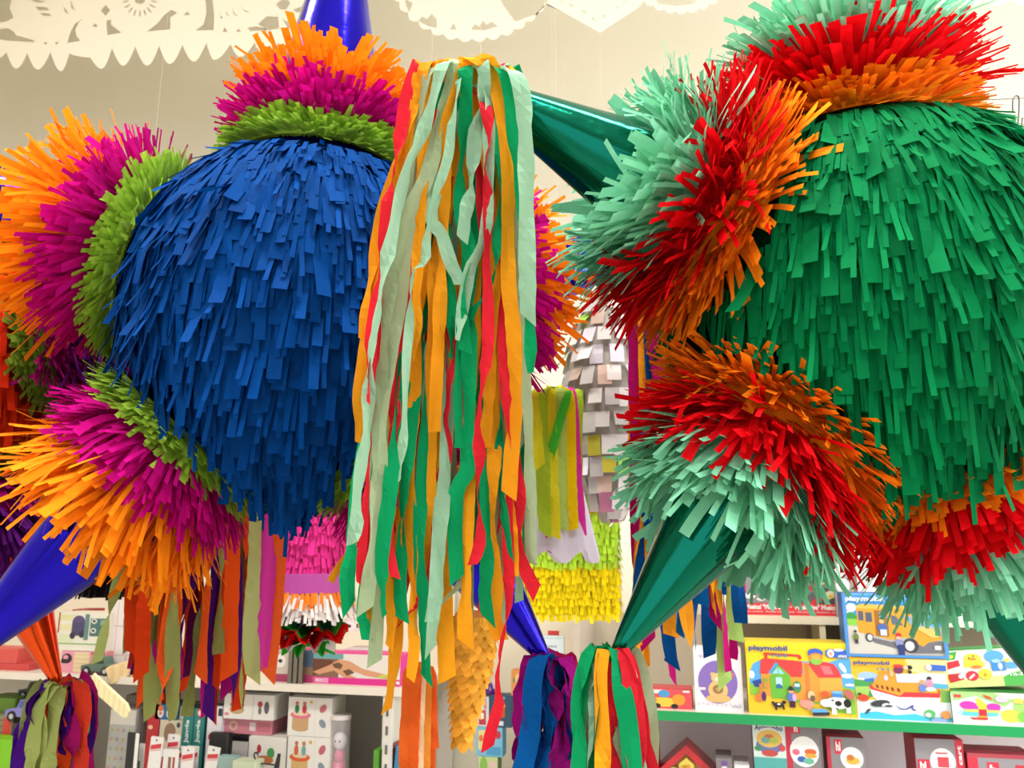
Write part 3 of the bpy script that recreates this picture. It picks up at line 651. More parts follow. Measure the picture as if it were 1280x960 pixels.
# ------------------------------------------------------------------ printed art on flat faces
_txt = {}
def text_mesh(s, bold):
    k_ = (s, bold)
    if k_ not in _txt:
        cu = bpy.data.curves.new('t', 'FONT'); cu.body = s; cu.size = 1; cu.offset = bold; cu.resolution_u = 2
        o = bpy.data.objects.new('t', cu); me = bpy.data.meshes.new_from_object(o); bpy.data.objects.remove(o); bpy.data.curves.remove(cu)
        _txt[k_] = ([(v.co.x, v.co.y) for v in me.vertices], [tuple(p.vertices) for p in me.polygons]); bpy.data.meshes.remove(me)
    return _txt[k_]
class Art:
    """flat print: shapes given in a frame (x0,y0,x1,y1), y down, laid on a W x H face"""
    def __init__(s, x0, y0, x1, y1): s.fr = (x0, y0, x1, y1); s.it = []
    def poly(s, c, pts): s.it.append((c, pts, None)); return s
    def rect(s, c, x0, y0, x1, y1): return s.poly(c, [(x0, y0), (x1, y0), (x1, y1), (x0, y1)])
    def ell(s, c, x, y, rx_, ry_=None, a=0, n=20): return s.poly(c, ell(x, y, rx_, ry_ or rx_, n, a))
    def text(s, c, t, x0, y0, x1, y1, bold=.02, vert=False):
        v, f = text_mesh(t, bold); ax_ = min(p[0] for p in v); bx = max(p[0] for p in v); ay = min(p[1] for p in v); by = max(p[1] for p in v)
        if vert: pts = [(x0+(by-p[1])/(by-ay)*(x1-x0)*1.0, y1-(p[0]-ax_)/(bx-ax_)*(y1-y0)) for p in v]; pts = [(x1-(p[0]-x0)*1 if False else p[0], p[1]) for p in pts]
        else: pts = [(x0+(p[0]-ax_)/(bx-ax_)*(x1-x0), y1-(p[1]-ay)/(by-ay)*(y1-y0)) for p in v]
        s.it.append((c, pts, f)); return s
    def lay(s, parent, W, H, y, name='printed_face'):
        x0, y0, x1, y1 = s.fr; m = MB()
        for i, (c, pts, f) in enumerate(s.it):
            yy = y-.0002-.00012*i; q = [((min(max(p[0], x0), x1)-x0)/(x1-x0)*W-W/2, yy, (y1-min(max(p[1], y0), y1))/(y1-y0)*H) for p in pts]
            m.m(mat(c, 'print')); m.add(q, f or [tuple(range(len(q)))])
        return m.build(name, None, parent)

def Zp(px, py, Y): return onY(px, py, Y).z
def Xp(px, py, Y): return onY(px, py, Y).x
def carton(label, cat, px0, px1, pt, pb, Y, depth, col, art=None, name='toy_box', z=None, rz=0, roll=0, group=None, side=None, autoH=False):
    pm = (pt+pb)/2; X0 = Xp(px0, pm, Y); X1 = Xp(px1, pm, Y); z0 = Zp((px0+px1)/2, pb, Y) if z is None else z
    Hh = Zp((px0+px1)/2, pt, Y)-z0; W = X1-X0
    t = empty(name, label, cat, ((X0+X1)/2, Y+depth/2, z0), group); t.rotation_euler = (0, roll, rz)
    m = MB(); b = min(.004, W*.05)
    prof = [(-W/2+b, -depth/2), (W/2-b, -depth/2), (W/2, -depth/2+b), (W/2, depth/2-b), (W/2-b, depth/2), (-W/2+b, depth/2), (-W/2, depth/2-b), (-W/2, -depth/2+b)]
    n = 8; m.add([(x, y, 0) for x, y in prof]+[(x, y, Hh) for x, y in prof], [tuple(range(n-1, -1, -1)), tuple(range(n, 2*n))]+[(i, (i+1) % n, (i+1) % n+n, i+n) for i in range(n)])
    m.build('carton', mat(side or col, 'print'), t)
    m = MB(); m.box((0, 0, Hh+.0006), (W*.96, depth*.5, .0012)); m.build('lid_flap', mat(side or col, 'print'), t)
    if art:
        if autoH:                                       # stretch the printed sheet down to the foot of a tall carton
            x0, y0, x1, y1 = art.fr; ny = (x1-x0)*Hh/W
            if ny > y1: art.it = [(c, [(p[0], ny if p[1] == y1 else p[1]) for p in pts], f) for c, pts, f in art.it]; art.fr = (x0, y0, x1, ny)
        art.lay(t, W, Hh, -depth/2)
    t['top'] = z0+Hh
    return t

# ------------------------------------------------------------------ shelving
YS = 2.30
ZL = onY(250, 850, YS).z; ZLL = ZL-.46                           # left shelf tops
ZG = onY(1000, 896, YS).z; ZGL = ZG-.40                          # green shelf top and the one below
def shelf_unit(name, label, x0, x1, boards, back, side_c, edge, uprights, y0=YS, y1=2.76, zt=2.0):
    t = empty(name, label, 'shelf', ((x0+x1)/2, (y0+y1)/2, 0)); W = x1-x0; D = y1-y0
    for (z, th, c_) in boards:
        m = MB(); m.box((0, 0, z-th/2), (W, D, th)); o = m.build('shelf_board', mat('#efe8d8', 'plastic'), t)
        m = MB(); m.box((0, -D/2-.002, z-th/2), (W, .004, th)); m.build('edge_band', mat(c_, 'plastic'), o)
    for (z0, z1, c_) in back:
        m = MB(); m.box((0, D/2-.01, (z0+z1)/2), (W, .012, z1-z0)); m.build('back_panel', mat(c_, 'wall'), t)
    for x in uprights:
        m = MB(); m.box((x-(x0+x1)/2, 0, zt/2), (.018, D, zt)); m.build('side_panel', mat(side_c, 'plastic'), t)
    return t
xl1 = Xp(507, 862, YS)
shelf_unit('wall_shelf', 'cream shelves along the left of the back wall, crowded with toys', XL+.05, xl1, [(ZL, .022, '#f4ecdc'), (ZLL, .022, '#f4ecdc'), (.2, .022, '#f4ecdc')],
           [(0, ZL-.022, '#cfc8bd'), (ZL, 1.75, '#d9cdb8')], '#efe8d8', '#f4ecdc', [XL+.06, xl1-.06], zt=ZL-.02, y1=2.76)
xr0 = Xp(706, 850, YS)
ru = shelf_unit('wall_shelf', 'shelves with a bright green front edge along the right of the back wall', xr0+.005, XR-.05, [(ZG, .024, '#12a45c'), (ZGL, .024, '#12a45c'), (.3, .024, '#12a45c')],
           [(0, ZG-.034, '#fbf6ff'), (ZG, 1.36, '#b3a894')], '#c9bfae', '#12a45c', [XR-.06], zt=ZG-.03)  # upper back panel: the shadow inside the unit is put into its beige grey
m = MB(); m.box((xr0+.012-root_loc(ru).x, .06, 1.36/2), (.022, .34, 1.36)); m.build('side_panel', mat('#cbbfae', 'plastic'), ru)
# cream upper shelf behind the boxes
YU = 2.5; ZU = Zp(980, 770, YU); xu = Xp(906, 772, YU)
us = empty('upper_shelf', 'cream upper shelf with short dividers under the red music box', 'shelf', ((xu+XR-.05)/2, 2.63, 0)); cx = (xu+XR-.05)/2
m = MB(); m.box((0, 0, ZU-.011), (XR-.05-xu, .26, .022)); m.build('shelf_board', mat('#f6ecd2', 'plastic'), us)
for px in (1029, 1150):
    m = MB(); m.box((Xp(px, 795, YU)-cx, 0, (ZG+ZU-.022)/2), (.016, .25, ZU-.022-ZG)); m.build('divider', mat('#efe4c0', 'plastic'), us)
m = MB(); m.box((xu+.006-cx, 0, ZU+.08), (.012, .26, .16)); m.build('end_panel', mat('#f6ecd2', 'plastic'), us)
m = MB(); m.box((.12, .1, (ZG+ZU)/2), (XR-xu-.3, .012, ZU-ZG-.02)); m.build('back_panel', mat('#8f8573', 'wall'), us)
# slotted metal upright
ux = Xp(484, 920, 2.27)
up = empty('metal_upright', 'white slotted metal upright at the right end of the cream shelves', 'post', (ux, 2.275, 0))
m = MB(); m.box((0, 0, (ZL-.025)/2), (.024, .018, ZL-.025)); m.build('post', mat('#ece8e0', 'plastic'), up)
for k_ in range(22): m = MB(); m.box((0, -.0095, .06+k_*.05), (.007, .002, .024)); m.build('slot', mat('#6e6a64', 'plastic'), up)

# ------------------------------------------------------------------ right-hand toys
A = Art(35, 75, 1130, 900)
A.rect('#f8dc20', 35, 75, 1130, 900).poly('#58b0ec', [(60, 560), (60, 430), (110, 330), (200, 280), (400, 290), (900, 290), (1010, 250), (1130, 245), (1130, 600), (60, 600)])
A.ell('#ffffff', 85, 460, 30, 45).ell('#eef8ff', 1070, 440, 60, 25).ell('#e8f4ff', 1030, 350, 25, 60, -.5).ell('#ffffff', 1090, 540, 50, 14)
A.poly('#8cc83c', [(60, 560), (200, 570), (1020, 560), (1130, 590), (1130, 900), (800, 900), (760, 780), (60, 690)]).poly('#f4cc28', [(35, 700), (300, 680), (600, 800), (760, 760), (900, 850), (1130, 870), (1130, 900), (35, 900)])
A.poly('#204c9c', [(85, 535), (180, 505), (185, 600), (110, 600)])
A.poly('#f4a03c', [(185, 440), (620, 440), (620, 310), (690, 300), (780, 440), (1010, 440), (1020, 700), (740, 740), (540, 720), (240, 700), (190, 650)]).poly('#f0b048', [(785, 465), (1010, 465), (1015, 690), (785, 700)]).poly('#d8843a', [(640, 310), (685, 320), (685, 640), (640, 690)])
A.poly('#e44040', [(190, 285), (230, 265), (620, 290), (605, 470), (480, 470), (350, 300), (250, 450), (172, 440)]).poly('#e84048', [(680, 320), (740, 290), (860, 290), (940, 310), (990, 380), (1015, 460), (780, 470)]).poly('#f07880', [(800, 330), (900, 340), (930, 430), (840, 430)])
A.poly('#d83a38', [(225, 200), (600, 215), (620, 240), (610, 270), (585, 270), (580, 240), (265, 225), (262, 265), (235, 265)])
A.poly('#6cbc3c', [(365, 335), (490, 460), (495, 720), (280, 720), (270, 480)]).poly('#9cdcf0', [(300, 440), (365, 360), (430, 440)]).rect('#6cbc3c', 361, 360, 370, 445).rect('#bce4f8', 335, 480, 400, 600).poly('#2870a8', [(335, 565), (365, 550), (400, 575), (400, 605), (335, 605)])
A.ell('#4f9c40', 552, 580, 42, 68).rect('#c8ecf8', 525, 545, 578, 605).rect('#3c78a0', 525, 580, 578, 605).poly('#8cac3c', [(205, 495), (250, 495), (250, 615), (205, 610)]).rect('#e09040', 218, 540, 250, 605)
A.ell('#3c64c8', 762, 190, 78, 52).ell('#f0942c', 765, 240, 70, 50).ell('#90cc50', 765, 285, 58, 40).ell('#f8b050', 765, 235, 42, 24)
A.poly('#3468c8', [(900, 140), (1098, 150), (1098, 240), (900, 238), (865, 210), (865, 165)]).ell('#e8e0f0', 918, 190, 36, 46).ell('#f0b090', 918, 195, 18, 22).ell('#ffffff', 1000, 150, 50, 16).text('#ffffff', '6962', 990, 205, 1080, 232, .03)
A.text('#2c4c9c', 'playmobil', 68, 118, 475, 192, .035).text('#2888c0', '1·2·3', 305, 212, 465, 246, .04)
A.ell('#f08038', 152, 715, 40, 48).ell('#50286c', 200, 700, 26, 55).rect('#f08038', 160, 560, 182, 680)
A.ell('#181820', 345, 790, 58, 28).ell('#181820', 290, 765, 16, 14).poly('#181820', [(305, 800), (330, 800), (330, 850), (310, 848)]).poly('#181820', [(380, 800), (405, 795), (410, 838), (392, 840)]).ell('#ffffff', 350, 780, 18, 10).ell('#181820', 405, 758, 22, 20)
A.ell('#e8b088', 484, 635, 26, 24).ell('#20303c', 484, 610, 36, 14).ell('#20303c', 484, 592, 22, 20).ell('#5878d0', 484, 700, 44, 50).ell('#e0b0d8', 515, 700, 22, 44).rect('#401c30', 460, 740, 520, 812)
A.ell('#f0a090', 640, 765, 72, 45).ell('#e8988c', 590, 745, 25, 28).rect('#e89888', 640, 790, 670, 835).ell('#e4c8a0', 688, 668, 36, 52).ell('#6c5c4c', 700, 700, 26, 34)
A.ell('#ffffff', 950, 740, 125, 66).ell('#f4f4f4', 835, 745, 62, 44).rect('#f4f4f4', 885, 780, 935, 870).rect('#f0f0f0', 1030, 760, 1075, 850).ell('#181818', 955, 745, 34, 30).ell('#181818', 1045, 740, 38, 48).ell('#181818', 900, 712, 14, 10).ell('#181818', 938, 802, 10, 10)
A.ell('#e86030', 830, 648, 45, 35).poly('#3c8cdc', [(900, 620), (1000, 625), (1000, 680), (900, 672)]).ell('#7cc0f0', 950, 622, 60, 16).ell('#c86868', 1070, 640, 40, 60, -.6)
A.poly('#283048', [(690, 850), (860, 845), (860, 880), (690, 890)]).poly('#60b0f0', [(670, 815), (820, 812), (858, 845), (692, 855)])
farm = carton('yellow toy box printed with a red roofed farm house and a cow', 'box', 934, 1067, 803, 897, YS+.02, .10, '#f0d020', A, z=ZG)

A = Art(30, 85, 1200, 900)
A.rect('#f4d030', 30, 85, 1200, 900).poly('#e8f4fc', [(850, 270), (1180, 270), (1180, 430), (850, 430)]).poly('#f8f0a0', [(700, 90), (1200, 90), (1200, 280), (760, 260)]).rect('#f0c028', 30, 85, 700, 330)
A.ell('#a8c8f0', 230, 340, 130, 62).ell('#ffffff', 140, 390, 50, 30).poly('#48a050', [(55, 380), (300, 400), (420, 520), (90, 700), (55, 600)]).poly('#a8d468', [(60, 480), (260, 470), (200, 620), (70, 640)]).poly('#3c78c0', [(180, 380), (300, 355), (300, 410), (190, 410)])
A.poly('#58b0d0', [(1000, 400), (1190, 410), (1190, 470), (1000, 470)]).poly('#78b858', [(1090, 480), (1190, 490), (1200, 800), (1100, 700)])
A.rect('#e8f6fc', 70, 650, 1200, 900).poly('#40c8e8', [(90, 830), (300, 800), (520, 840), (760, 810), (900, 850), (1200, 840), (1200, 900), (90, 900)])
A.poly('#f8f8fc', [(240, 500), (640, 600), (1080, 580), (1040, 800), (700, 790), (360, 700), (270, 600)]).poly('#f0a030', [(270, 450), (400, 260), (560, 270), (600, 400), (840, 400), (840, 530), (660, 530), (600, 590), (260, 480)])
A.poly('#e03840', [(232, 455), (270, 450), (290, 490), (600, 585), (660, 530), (1060, 530), (1060, 470), (1085, 500), (1075, 590), (650, 598), (590, 600), (250, 510)])
for i, x in enumerate((335, 395, 455, 517, 590)): A.poly('#7c3018', [(x-18, 440+i*10), (x+12, 446+i*10), (x+18, 492+i*10), (x-10, 486+i*10)])
A.poly('#e8e8f0', [(570, 290), (860, 280), (900, 400), (580, 405)]).ell('#c8d0f0', 447, 350, 26, 38).ell('#7c2858', 610, 240, 58, 52).ell('#d83838', 610, 185, 60, 22).ell('#f4c090', 520, 290, 24, 40).ell('#181818', 745, 200, 38, 28).ell('#282828', 745, 262, 24, 24).ell('#f0c8a8', 700, 205, 26, 32)
A.ell('#e8a070', 880, 385, 34, 28).ell('#6888d8', 880, 470, 46, 50).ell('#302028', 968, 340, 30, 28).ell('#e890b0', 970, 420, 40, 70).ell('#f0f0f8', 975, 480, 60, 26)
A.ell('#e84820', 150, 625, 70, 48).ell('#3c5020', 110, 575, 24, 18)
A.ell('#383c44', 350, 690, 120, 44, -.15).ell('#e8ecf0', 410, 705, 45, 18, -.3).poly('#383c44', [(150, 840), (190, 770), (240, 765), (180, 830)]).ell('#383c44', 450, 720, 50, 14)
A.poly('#4858a8', [(500, 690), (600, 745), (660, 745), (730, 695), (760, 700), (735, 730), (790, 772), (740, 768), (715, 730), (660, 762), (590, 760)])
A.ell('#58b868', 935, 800, 65, 55).ell('#f0f8f0', 915, 815, 34, 28).ell('#e09048', 1120, 805, 55, 52).ell('#8cacd8', 1040, 880, 100, 30)
A.poly('#3868c8', [(975, 150), (1180, 160), (1180, 235), (970, 232), (935, 190)]).ell('#e8d8e8', 975, 190, 34, 42)
A.text('#2c4c98', 'playmobil', 60, 125, 505, 190, .035).text('#3080c0', '1·2·3', 345, 215, 495, 250, .04)
ship = carton('yellow toy box printed with an orange and white toy ship', 'box', 1066, 1187, 823, 903, YS+.02, .10, '#e8c828', A, z=ZG)
A = Art(95, 60, 1200, 800)
A.rect('#6cb0e8', 95, 60, 1200, 800).poly('#3c98e0', [(130, 80), (760, 80), (1150, 200), (1150, 420), (130, 420)]).ell('#e8f4fc', 190, 230, 60, 50).ell('#d0e8fa', 160, 300, 40, 30).poly('#349c48', [(130, 300), (180, 280), (250, 330), (250, 370), (130, 365)]).poly('#88cc48', [(130, 360), (250, 365), (250, 450), (130, 440)])
A.rect('#b8b8b0', 130, 440, 1165, 770).poly('#d0cec4', [(130, 440), (260, 460), (700, 760), (130, 770)]).poly('#707078', [(330, 560), (600, 620), (1160, 600), (1160, 740), (850, 750), (420, 640)])
A.poly('#e8a028', [(245, 210), (300, 185), (830, 205), (850, 320), (1000, 430), (1150, 540), (1140, 590), (1000, 620), (940, 670), (880, 640), (850, 570), (720, 570), (600, 600), (460, 560), (250, 520)])
A.poly('#f4bc50', [(245, 210), (300, 190), (820, 205), (830, 235), (250, 240)]).rect('#505c74', 262, 270, 318, 380).rect('#505c74', 342, 285, 412, 395).rect('#a06c20', 440, 260, 585, 560).rect('#68b4e8', 497, 280, 575, 345).poly('#606c80', [(620, 310), (680, 330), (748, 430), (625, 420)]).poly('#88a8b8', [(740, 320), (960, 330), (1010, 440), (850, 445)]).poly('#f0c468', [(860, 445), (1010, 440), (1150, 545), (1050, 570)])
A.ell('#3c3c44', 805, 660, 85, 85).ell('#e4e4ea', 795, 665, 50, 55).ell('#3c3c44', 365, 575, 45, 52).ell('#dcdce4', 370, 575, 28, 38).rect('#f0f0f0', 1060, 655, 1125, 700)
A.ell('#f0b878', 512, 385, 28, 28).ell('#4868b0', 515, 460, 55, 48).rect('#d0dcf0', 490, 480, 560, 550).ell('#c82838', 683, 540, 32, 26).ell('#f0c0a0', 678, 575, 24, 20).ell('#8890c0', 685, 630, 44, 44).rect('#283878', 665, 650, 735, 790).ell('#403828', 212, 508, 18, 16).ell('#708040', 215, 575, 32, 44).rect('#303038', 200, 600, 238, 650)
A.text('#f4fafe', 'playmobil', 125, 92, 552, 168, .035)
A.rect('#4c94dc', 95, 60, 132, 800).rect('#4c94dc', 1160, 60, 1200, 800).rect('#4c94dc', 95, 770, 1200, 800)
bus = carton('blue toy box printed with a yellow school bus, on top of the ship box', 'box', 1055, 1182, 742, 823, YS+.02, .09, '#2c74c4', A, z=ship['top']+.002)

A = Art(130, 505, 840, 950)
A.rect('#eef4e8', 130, 505, 840, 950).poly('#a8dc88', [(130, 505), (480, 505), (640, 600), (560, 700), (330, 560), (150, 640)]).ell('#b8ecf0', 330, 800, 170, 60).poly('#a8e070', [(640, 600), (840, 660), (840, 900), (600, 900)]).ell('#f0ec50', 600, 820, 80, 90).ell('#80d050', 700, 830, 50, 70)
A.rect('#e04848', 155, 545, 215, 590).poly('#f8e040', [(330, 590), (360, 590), (430, 690), (410, 740), (345, 740)]).ell('#e838b8', 265, 690, 70, 58).ell('#e838b8', 470, 700, 58, 48).rect('#e838b8', 215, 700, 345, 740).rect('#e838b8', 420, 700, 520, 745).rect('#e02838', 345, 740, 410, 830).rect('#e8f060', 235, 750, 345, 780).rect('#e8f060', 410, 750, 520, 780).rect('#60d8e0', 215, 785, 340, 825).rect('#60d8e0', 412, 785, 500, 825).rect('#f4a030', 340, 830, 410, 855).poly('#e03838', [(265, 858), (415, 855), (410, 885), (290, 885)])
A.poly('#e05038', [(390, 530), (450, 560), (470, 600), (420, 590)]).ell('#f0c8d8', 540, 590, 55, 45).rect('#e8e060', 635, 570, 710, 640).rect('#e83838', 715, 585, 790, 625).ell('#9838c8', 815, 610, 30, 50).rect('#3858c8', 715, 710, 760, 780).ell('#f0e848', 800, 730, 50, 50).poly('#48b858', [(760, 770), (840, 760), (840, 810)]).rect('#f8f8f8', 780, 810, 840, 900)
b1x = carton('green toy box with pink and red building bricks, far right on the green shelf', 'box', 1190, 1300, 866, 905, YS+.01, .12, '#2c7a30', A, z=ZG)
A = Art(60, 90, 800, 500)
A.rect('#f4f6ec', 60, 90, 800, 500).poly('#3cb048', [(60, 110), (220, 100), (190, 190), (60, 200)]).poly('#50b850', [(560, 420), (700, 350), (800, 340), (800, 500), (420, 500)]).poly('#d8e890', [(60, 430), (600, 380), (600, 500), (60, 500)]).ell('#f0e040', 130, 155, 50, 24).ell('#e04040', 110, 140, 18, 12)
A.poly('#d83040', [(60, 225), (220, 195), (230, 260), (60, 310)]).ell('#f4e8e8', 150, 325, 70, 26).poly('#c82c38', [(85, 350), (220, 340), (245, 410), (110, 445)]).ell('#d83040', 320, 375, 58, 55).poly('#ffffff', [(285, 400), (300, 410), (350, 365), (335, 350)]).ell('#ffffff', 215, 375, 22, 26)
A.ell('#f4e440', 350, 190, 80, 62).rect('#f4e440', 265, 220, 450, 280).ell('#f09030', 350, 190, 38, 16).ell('#504020', 318, 175, 9, 9).ell('#504020', 362, 158, 9, 9).ell('#f08838', 375, 278, 50, 20).ell('#f0dc40', 440, 360, 62, 60).ell('#c8a020', 440, 370, 16, 20)
A.ell('#58a8ec', 550, 170, 88, 66).rect('#3c8cdc', 510, 230, 640, 330).ell('#a8d4f4', 560, 222, 38, 20).ell('#d8ecf8', 590, 280, 20, 40).rect('#58a8e8', 650, 240, 740, 310).ell('#e8f060', 660, 220, 26, 20).text('#ffffff', '1½-3', 665, 352, 775, 392, .03)
carton('green and white toy box with yellow duck and blue rabbit, tilted on another box', 'box', 1180, 1282, 812, 862, YS+.05, .08, '#2c9438', A, z=b1x['top']+.008, roll=-math.radians(4.5))

A = Art(300, 300, 555, 690)
A.rect('#f2eef6', 300, 300, 555, 690).ell('#8c70c0', 425, 510, 105, 135, 0, 32).ell('#d4c4e8', 340, 350, 14, 10).ell('#d0c8e0', 520, 335, 12, 8)
A.ell('#e8c480', 425, 560, 52, 60).ell('#e8c888', 428, 485, 38, 32).ell('#e8c480', 400, 462, 13, 13).ell('#e8c480', 455, 462, 13, 13).ell('#e8bc78', 425, 612, 66, 26).ell('#a07848', 425, 555, 28, 28).ell('#d09058', 425, 555, 14, 14).ell('#f4ecd8', 428, 492, 18, 14)
A.ell('#e87878', 495, 462, 18, 12).rect('#f4eef6', 325, 545, 358, 562).ell('#68b0d8', 440, 435, 14, 16).text('#90b8b8', 'hochet', 495, 652, 545, 664)
for i in range(10): A.ell('#c8c0dc', 320+i*24, 650-6*(i % 2), 7, 3, .8)
carton('white toy box with a golden bear on a purple oval', 'box', 868, 928, 811, 897, YS+.03, .08, '#f0ecf4', A, z=ZG)
A = Art(0, 0, 100, 40); A.rect('#e45058', 0, 0, 100, 40).rect('#f8f0f0', 8, 0, 60, 8).ell('#f4d048', 60, 26, 22, 10).ell('#50a0d8', 62, 8, 8, 8).ell('#f0a030', 82, 20, 9, 12).ell('#b0d8c8', 26, 26, 18, 9).ell('#202020', 52, 34, 5, 5).ell('#202020', 76, 34, 5, 5).ell('#e88030', 42, 22, 10, 7).rect('#f8f4f0', 88, 0, 97, 4)
carton('coral red toy box with a little yellow car picture, under the blue streamers', 'box', 775, 865, 862, 890, YS+.03, .10, '#d84450', A, z=ZG)
A = Art(0, 0, 20, 20); A.rect('#e8e0e0', 0, 0, 20, 20).ell('#d87878', 12, 12, 4, 2)
carton('small pale box half hidden behind the bear box', 'box', 906, 918, 800, 850, YS+.15, .05, '#d8d0d0', A, z=ZG)

# music set on the upper shelf, seen in zoom coordinates
A = Art(130, 60, 1180, 615)
A.rect('#8c8c90', 130, 60, 1180, 615).poly('#5c5c60', [(600, 500), (1180, 300), (1180, 520), (700, 520)]).poly('#a8a8ac', [(650, 340), (1080, 200), (1080, 260), (780, 340)]).poly('#c42c34', [(850, 345), (1010, 285), (1040, 320), (880, 395)]).poly('#f0d8a0', [(890, 350), (1000, 310), (1005, 325), (905, 365)]).poly('#ececec', [(580, 480), (730, 410), (745, 445), (610, 500)]).poly('#d02830', [(730, 400), (780, 370), (815, 430), (760, 450)]).poly('#c8c8cc', [(775, 360), (790, 345), (835, 430), (815, 440)])
A.poly('#d83440', [(830, 520), (960, 430), (1000, 460), (880, 520)]).poly('#f0ecc8', [(990, 410), (1080, 370), (1100, 440), (1010, 475)]).ell('#e0c830', 1050, 440, 22, 16).rect('#181818', 1015, 180, 1085, 250).ell('#e8e8e8', 330, 440, 60, 26).ell('#e0e0e0', 430, 470, 40, 18).ell('#484850', 1000, 500, 90, 18).ell('#d0d4d8', 600, 300, 40, 20).poly('#c02838', [(700, 190), (740, 190), (790, 265), (740, 260)])
A.rect('#e0343c', 130, 505, 1180, 615).text('#fbeeee', 'Set Musical "Music Live" · "Music Live" Musical Set', 215, 515, 1175, 562, .05).text('#f4c0c0', 'Conjunto musical · Musical instruments · Set musical · Musikset · Juguete', 215, 574, 1150, 594, .03)
carton('wide red and grey musical toy set box on the cream upper shelf', 'box', 909, 1056, 694, 772, YU+.03, .10, '#b82c30', A, z=ZU)
A = Art(0, 0, 24, 90); A.rect('#a8a39a', 0, 0, 24, 90)
for y in (4, 23, 44, 66): A.ell('#f8f4f2', 11, y+6, 9.5, 9.5).poly('#b06058', [(8, y+11), (12, y+4), (13, y+4), (9, y+12)])
carton('narrow grey box printed with white discs, beside the red musical set', 'box', 1043, 1065, 684, 772, YU+.0, .03, '#a8a39a', A, z=ZU)
A = Art(0, 0, 10, 10); A.rect('#fbf8f4', 0, 0, 10, 10).rect('#f0e4d8', 1, 8, 9, 9)
carton('large plain white block added for the bright wall behind the ruffs', 'box', 1070, 1268, 650, 772, YU+.06, .08, '#fbf8f4', A, z=ZU)  # added white block, stands in for the bright back wall seen there
A = Art(0, 0, 10, 10); A.rect('#f8f4f0', 0, 0, 10, 10).ell('#403c20', 4, 1.6, 3, 2.4).rect('#f8f4f0', 0, 4, 10, 10)
carton('tiny white packet with a dark green motif on the upper shelf', 'box', 1180, 1188, 770-17, 772, YU+.02, .03, '#f6f2ee', A, z=ZU)

# lower row under the green shelf
def low(label, x0, x1, top, col, art, dY=.03, depth=.10, **k_): return carton(label, 'box', x0, x1, top, 1040, YS+dY, depth, col, art, z=ZGL, autoH=True, **k_)
A = Art(0, 0, 60, 110); A.rect('#dff0ea', 0, 0, 60, 110).text('#38406c', 'Animambo', 4, 3, 56, 14, .03).ell('#f4f4fa', 30, 33, 27, 25).ell('#6878b8', 30, 40, 25, 15).ell('#e8c060', 30, 28, 24, 16).ell('#d07048', 30, 25, 9, 5).ell('#7cb0a0', 23, 31, 8, 6).ell('#b8c858', 38, 31, 8, 6).ell('#c85048', 30, 54, 15, 6).ell('#48905c', 9, 46, 7, 5).ell('#d84850', 53, 44, 6, 6).rect('#58b4b0', 0, 62, 60, 110)
low('pale blue toy drum box with a round patterned picture, under the green shelf', 944, 985, 904, '#9c9080', A, depth=.12)
A = Art(0, 0, 45, 110); A.rect('#8a8688', 0, 0, 45, 110).rect('#c83048', 0, 0, 8, 110).rect('#d83048', 8, 0, 20, 13).text('#ffffff', 'h', 12, 2, 17, 11, .04).ell('#fbfafa', 24, 36, 19, 20).ell('#e06838', 32, 36, 8, 4).ell('#e8b040', 32, 41, 8, 3).ell('#4068c0', 20, 46, 6, 4).ell('#70c0a8', 29, 48, 7, 4).ell('#e07090', 13, 37, 5, 4).rect('#d83048', 8, 62, 45, 110).poly('#ffffff', [(22, 66), (28, 66), (28, 63), (32, 68), (28, 73), (28, 70), (22, 70)])
low('grey and red toy box with stacking toys in a white circle', 985, 1028, 905, '#a02c3c', A)
A = Art(0, 0, 50, 80); A.rect('#908c90', 0, 0, 50, 80).rect('#c83048', 0, 0, 5, 80).rect('#d83048', 10, 3, 20, 22).text('#ffffff', 'hl', 12, 6, 18, 18, .04).ell('#fbfafa', 32, 27, 15, 15).ell('#e8c048', 33, 30, 9, 5).ell('#d08030', 30, 26, 5, 4).rect('#d83048', 12, 46, 22, 80)
low('grey and red toy box with a yellow helicopter in a white circle', 1037, 1085, 922, '#b03040', A)
A = Art(0, 0, 65, 60); A.rect('#98949a', 0, 0, 65, 60).ell('#fbfafa', 36, 30, 17, 18).rect('#d84858', 29, 24, 44, 38).rect('#d84858', 27, 18, 43, 20).rect('#d83048', 54, 0, 65, 60).text('#ffffff', 'cart', 57, 8, 62, 34, .03, True).rect('#d83048', 2, 28, 18, 60).text('#ffffff', 'hl', 5, 31, 13, 40, .04)
low('grey and pink toy box with a small red cart in a white circle', 1146, 1208, 924, '#b83040', A, rz=.06)
A = Art(0, 0, 80, 50); A.rect('#98949a', 0, 0, 80, 50).rect('#d83048', 0, 0, 12, 50).rect('#d83048', 22, 10, 36, 50).rect('#c04858', 0, 0, 80, 5).text('#ffffff', 'h', 25, 13, 33, 24, .04).rect('#d83048', 55, 12, 70, 50)
low('low crimson and grey toy box at the lower right corner', 1212, 1300, 943, '#b83048', A, rz=.05)
A = Art(0, 0, 24, 60); A.rect('#2c3850', 0, 0, 17, 60).ell('#e8e8ec', 8, 12, 5, 8).ell('#c8ccd4', 4, 30, 4, 12, .4).ell('#e8a888', 10, 7, 3, 3).rect('#d82838', 15, 0, 24, 60).text('#ffffff', 'Bridge', 17, 14, 22, 36, .03, True)
low('small navy and red toy box under the left end of the green shelf', 800, 823, 917, '#c82838', A)
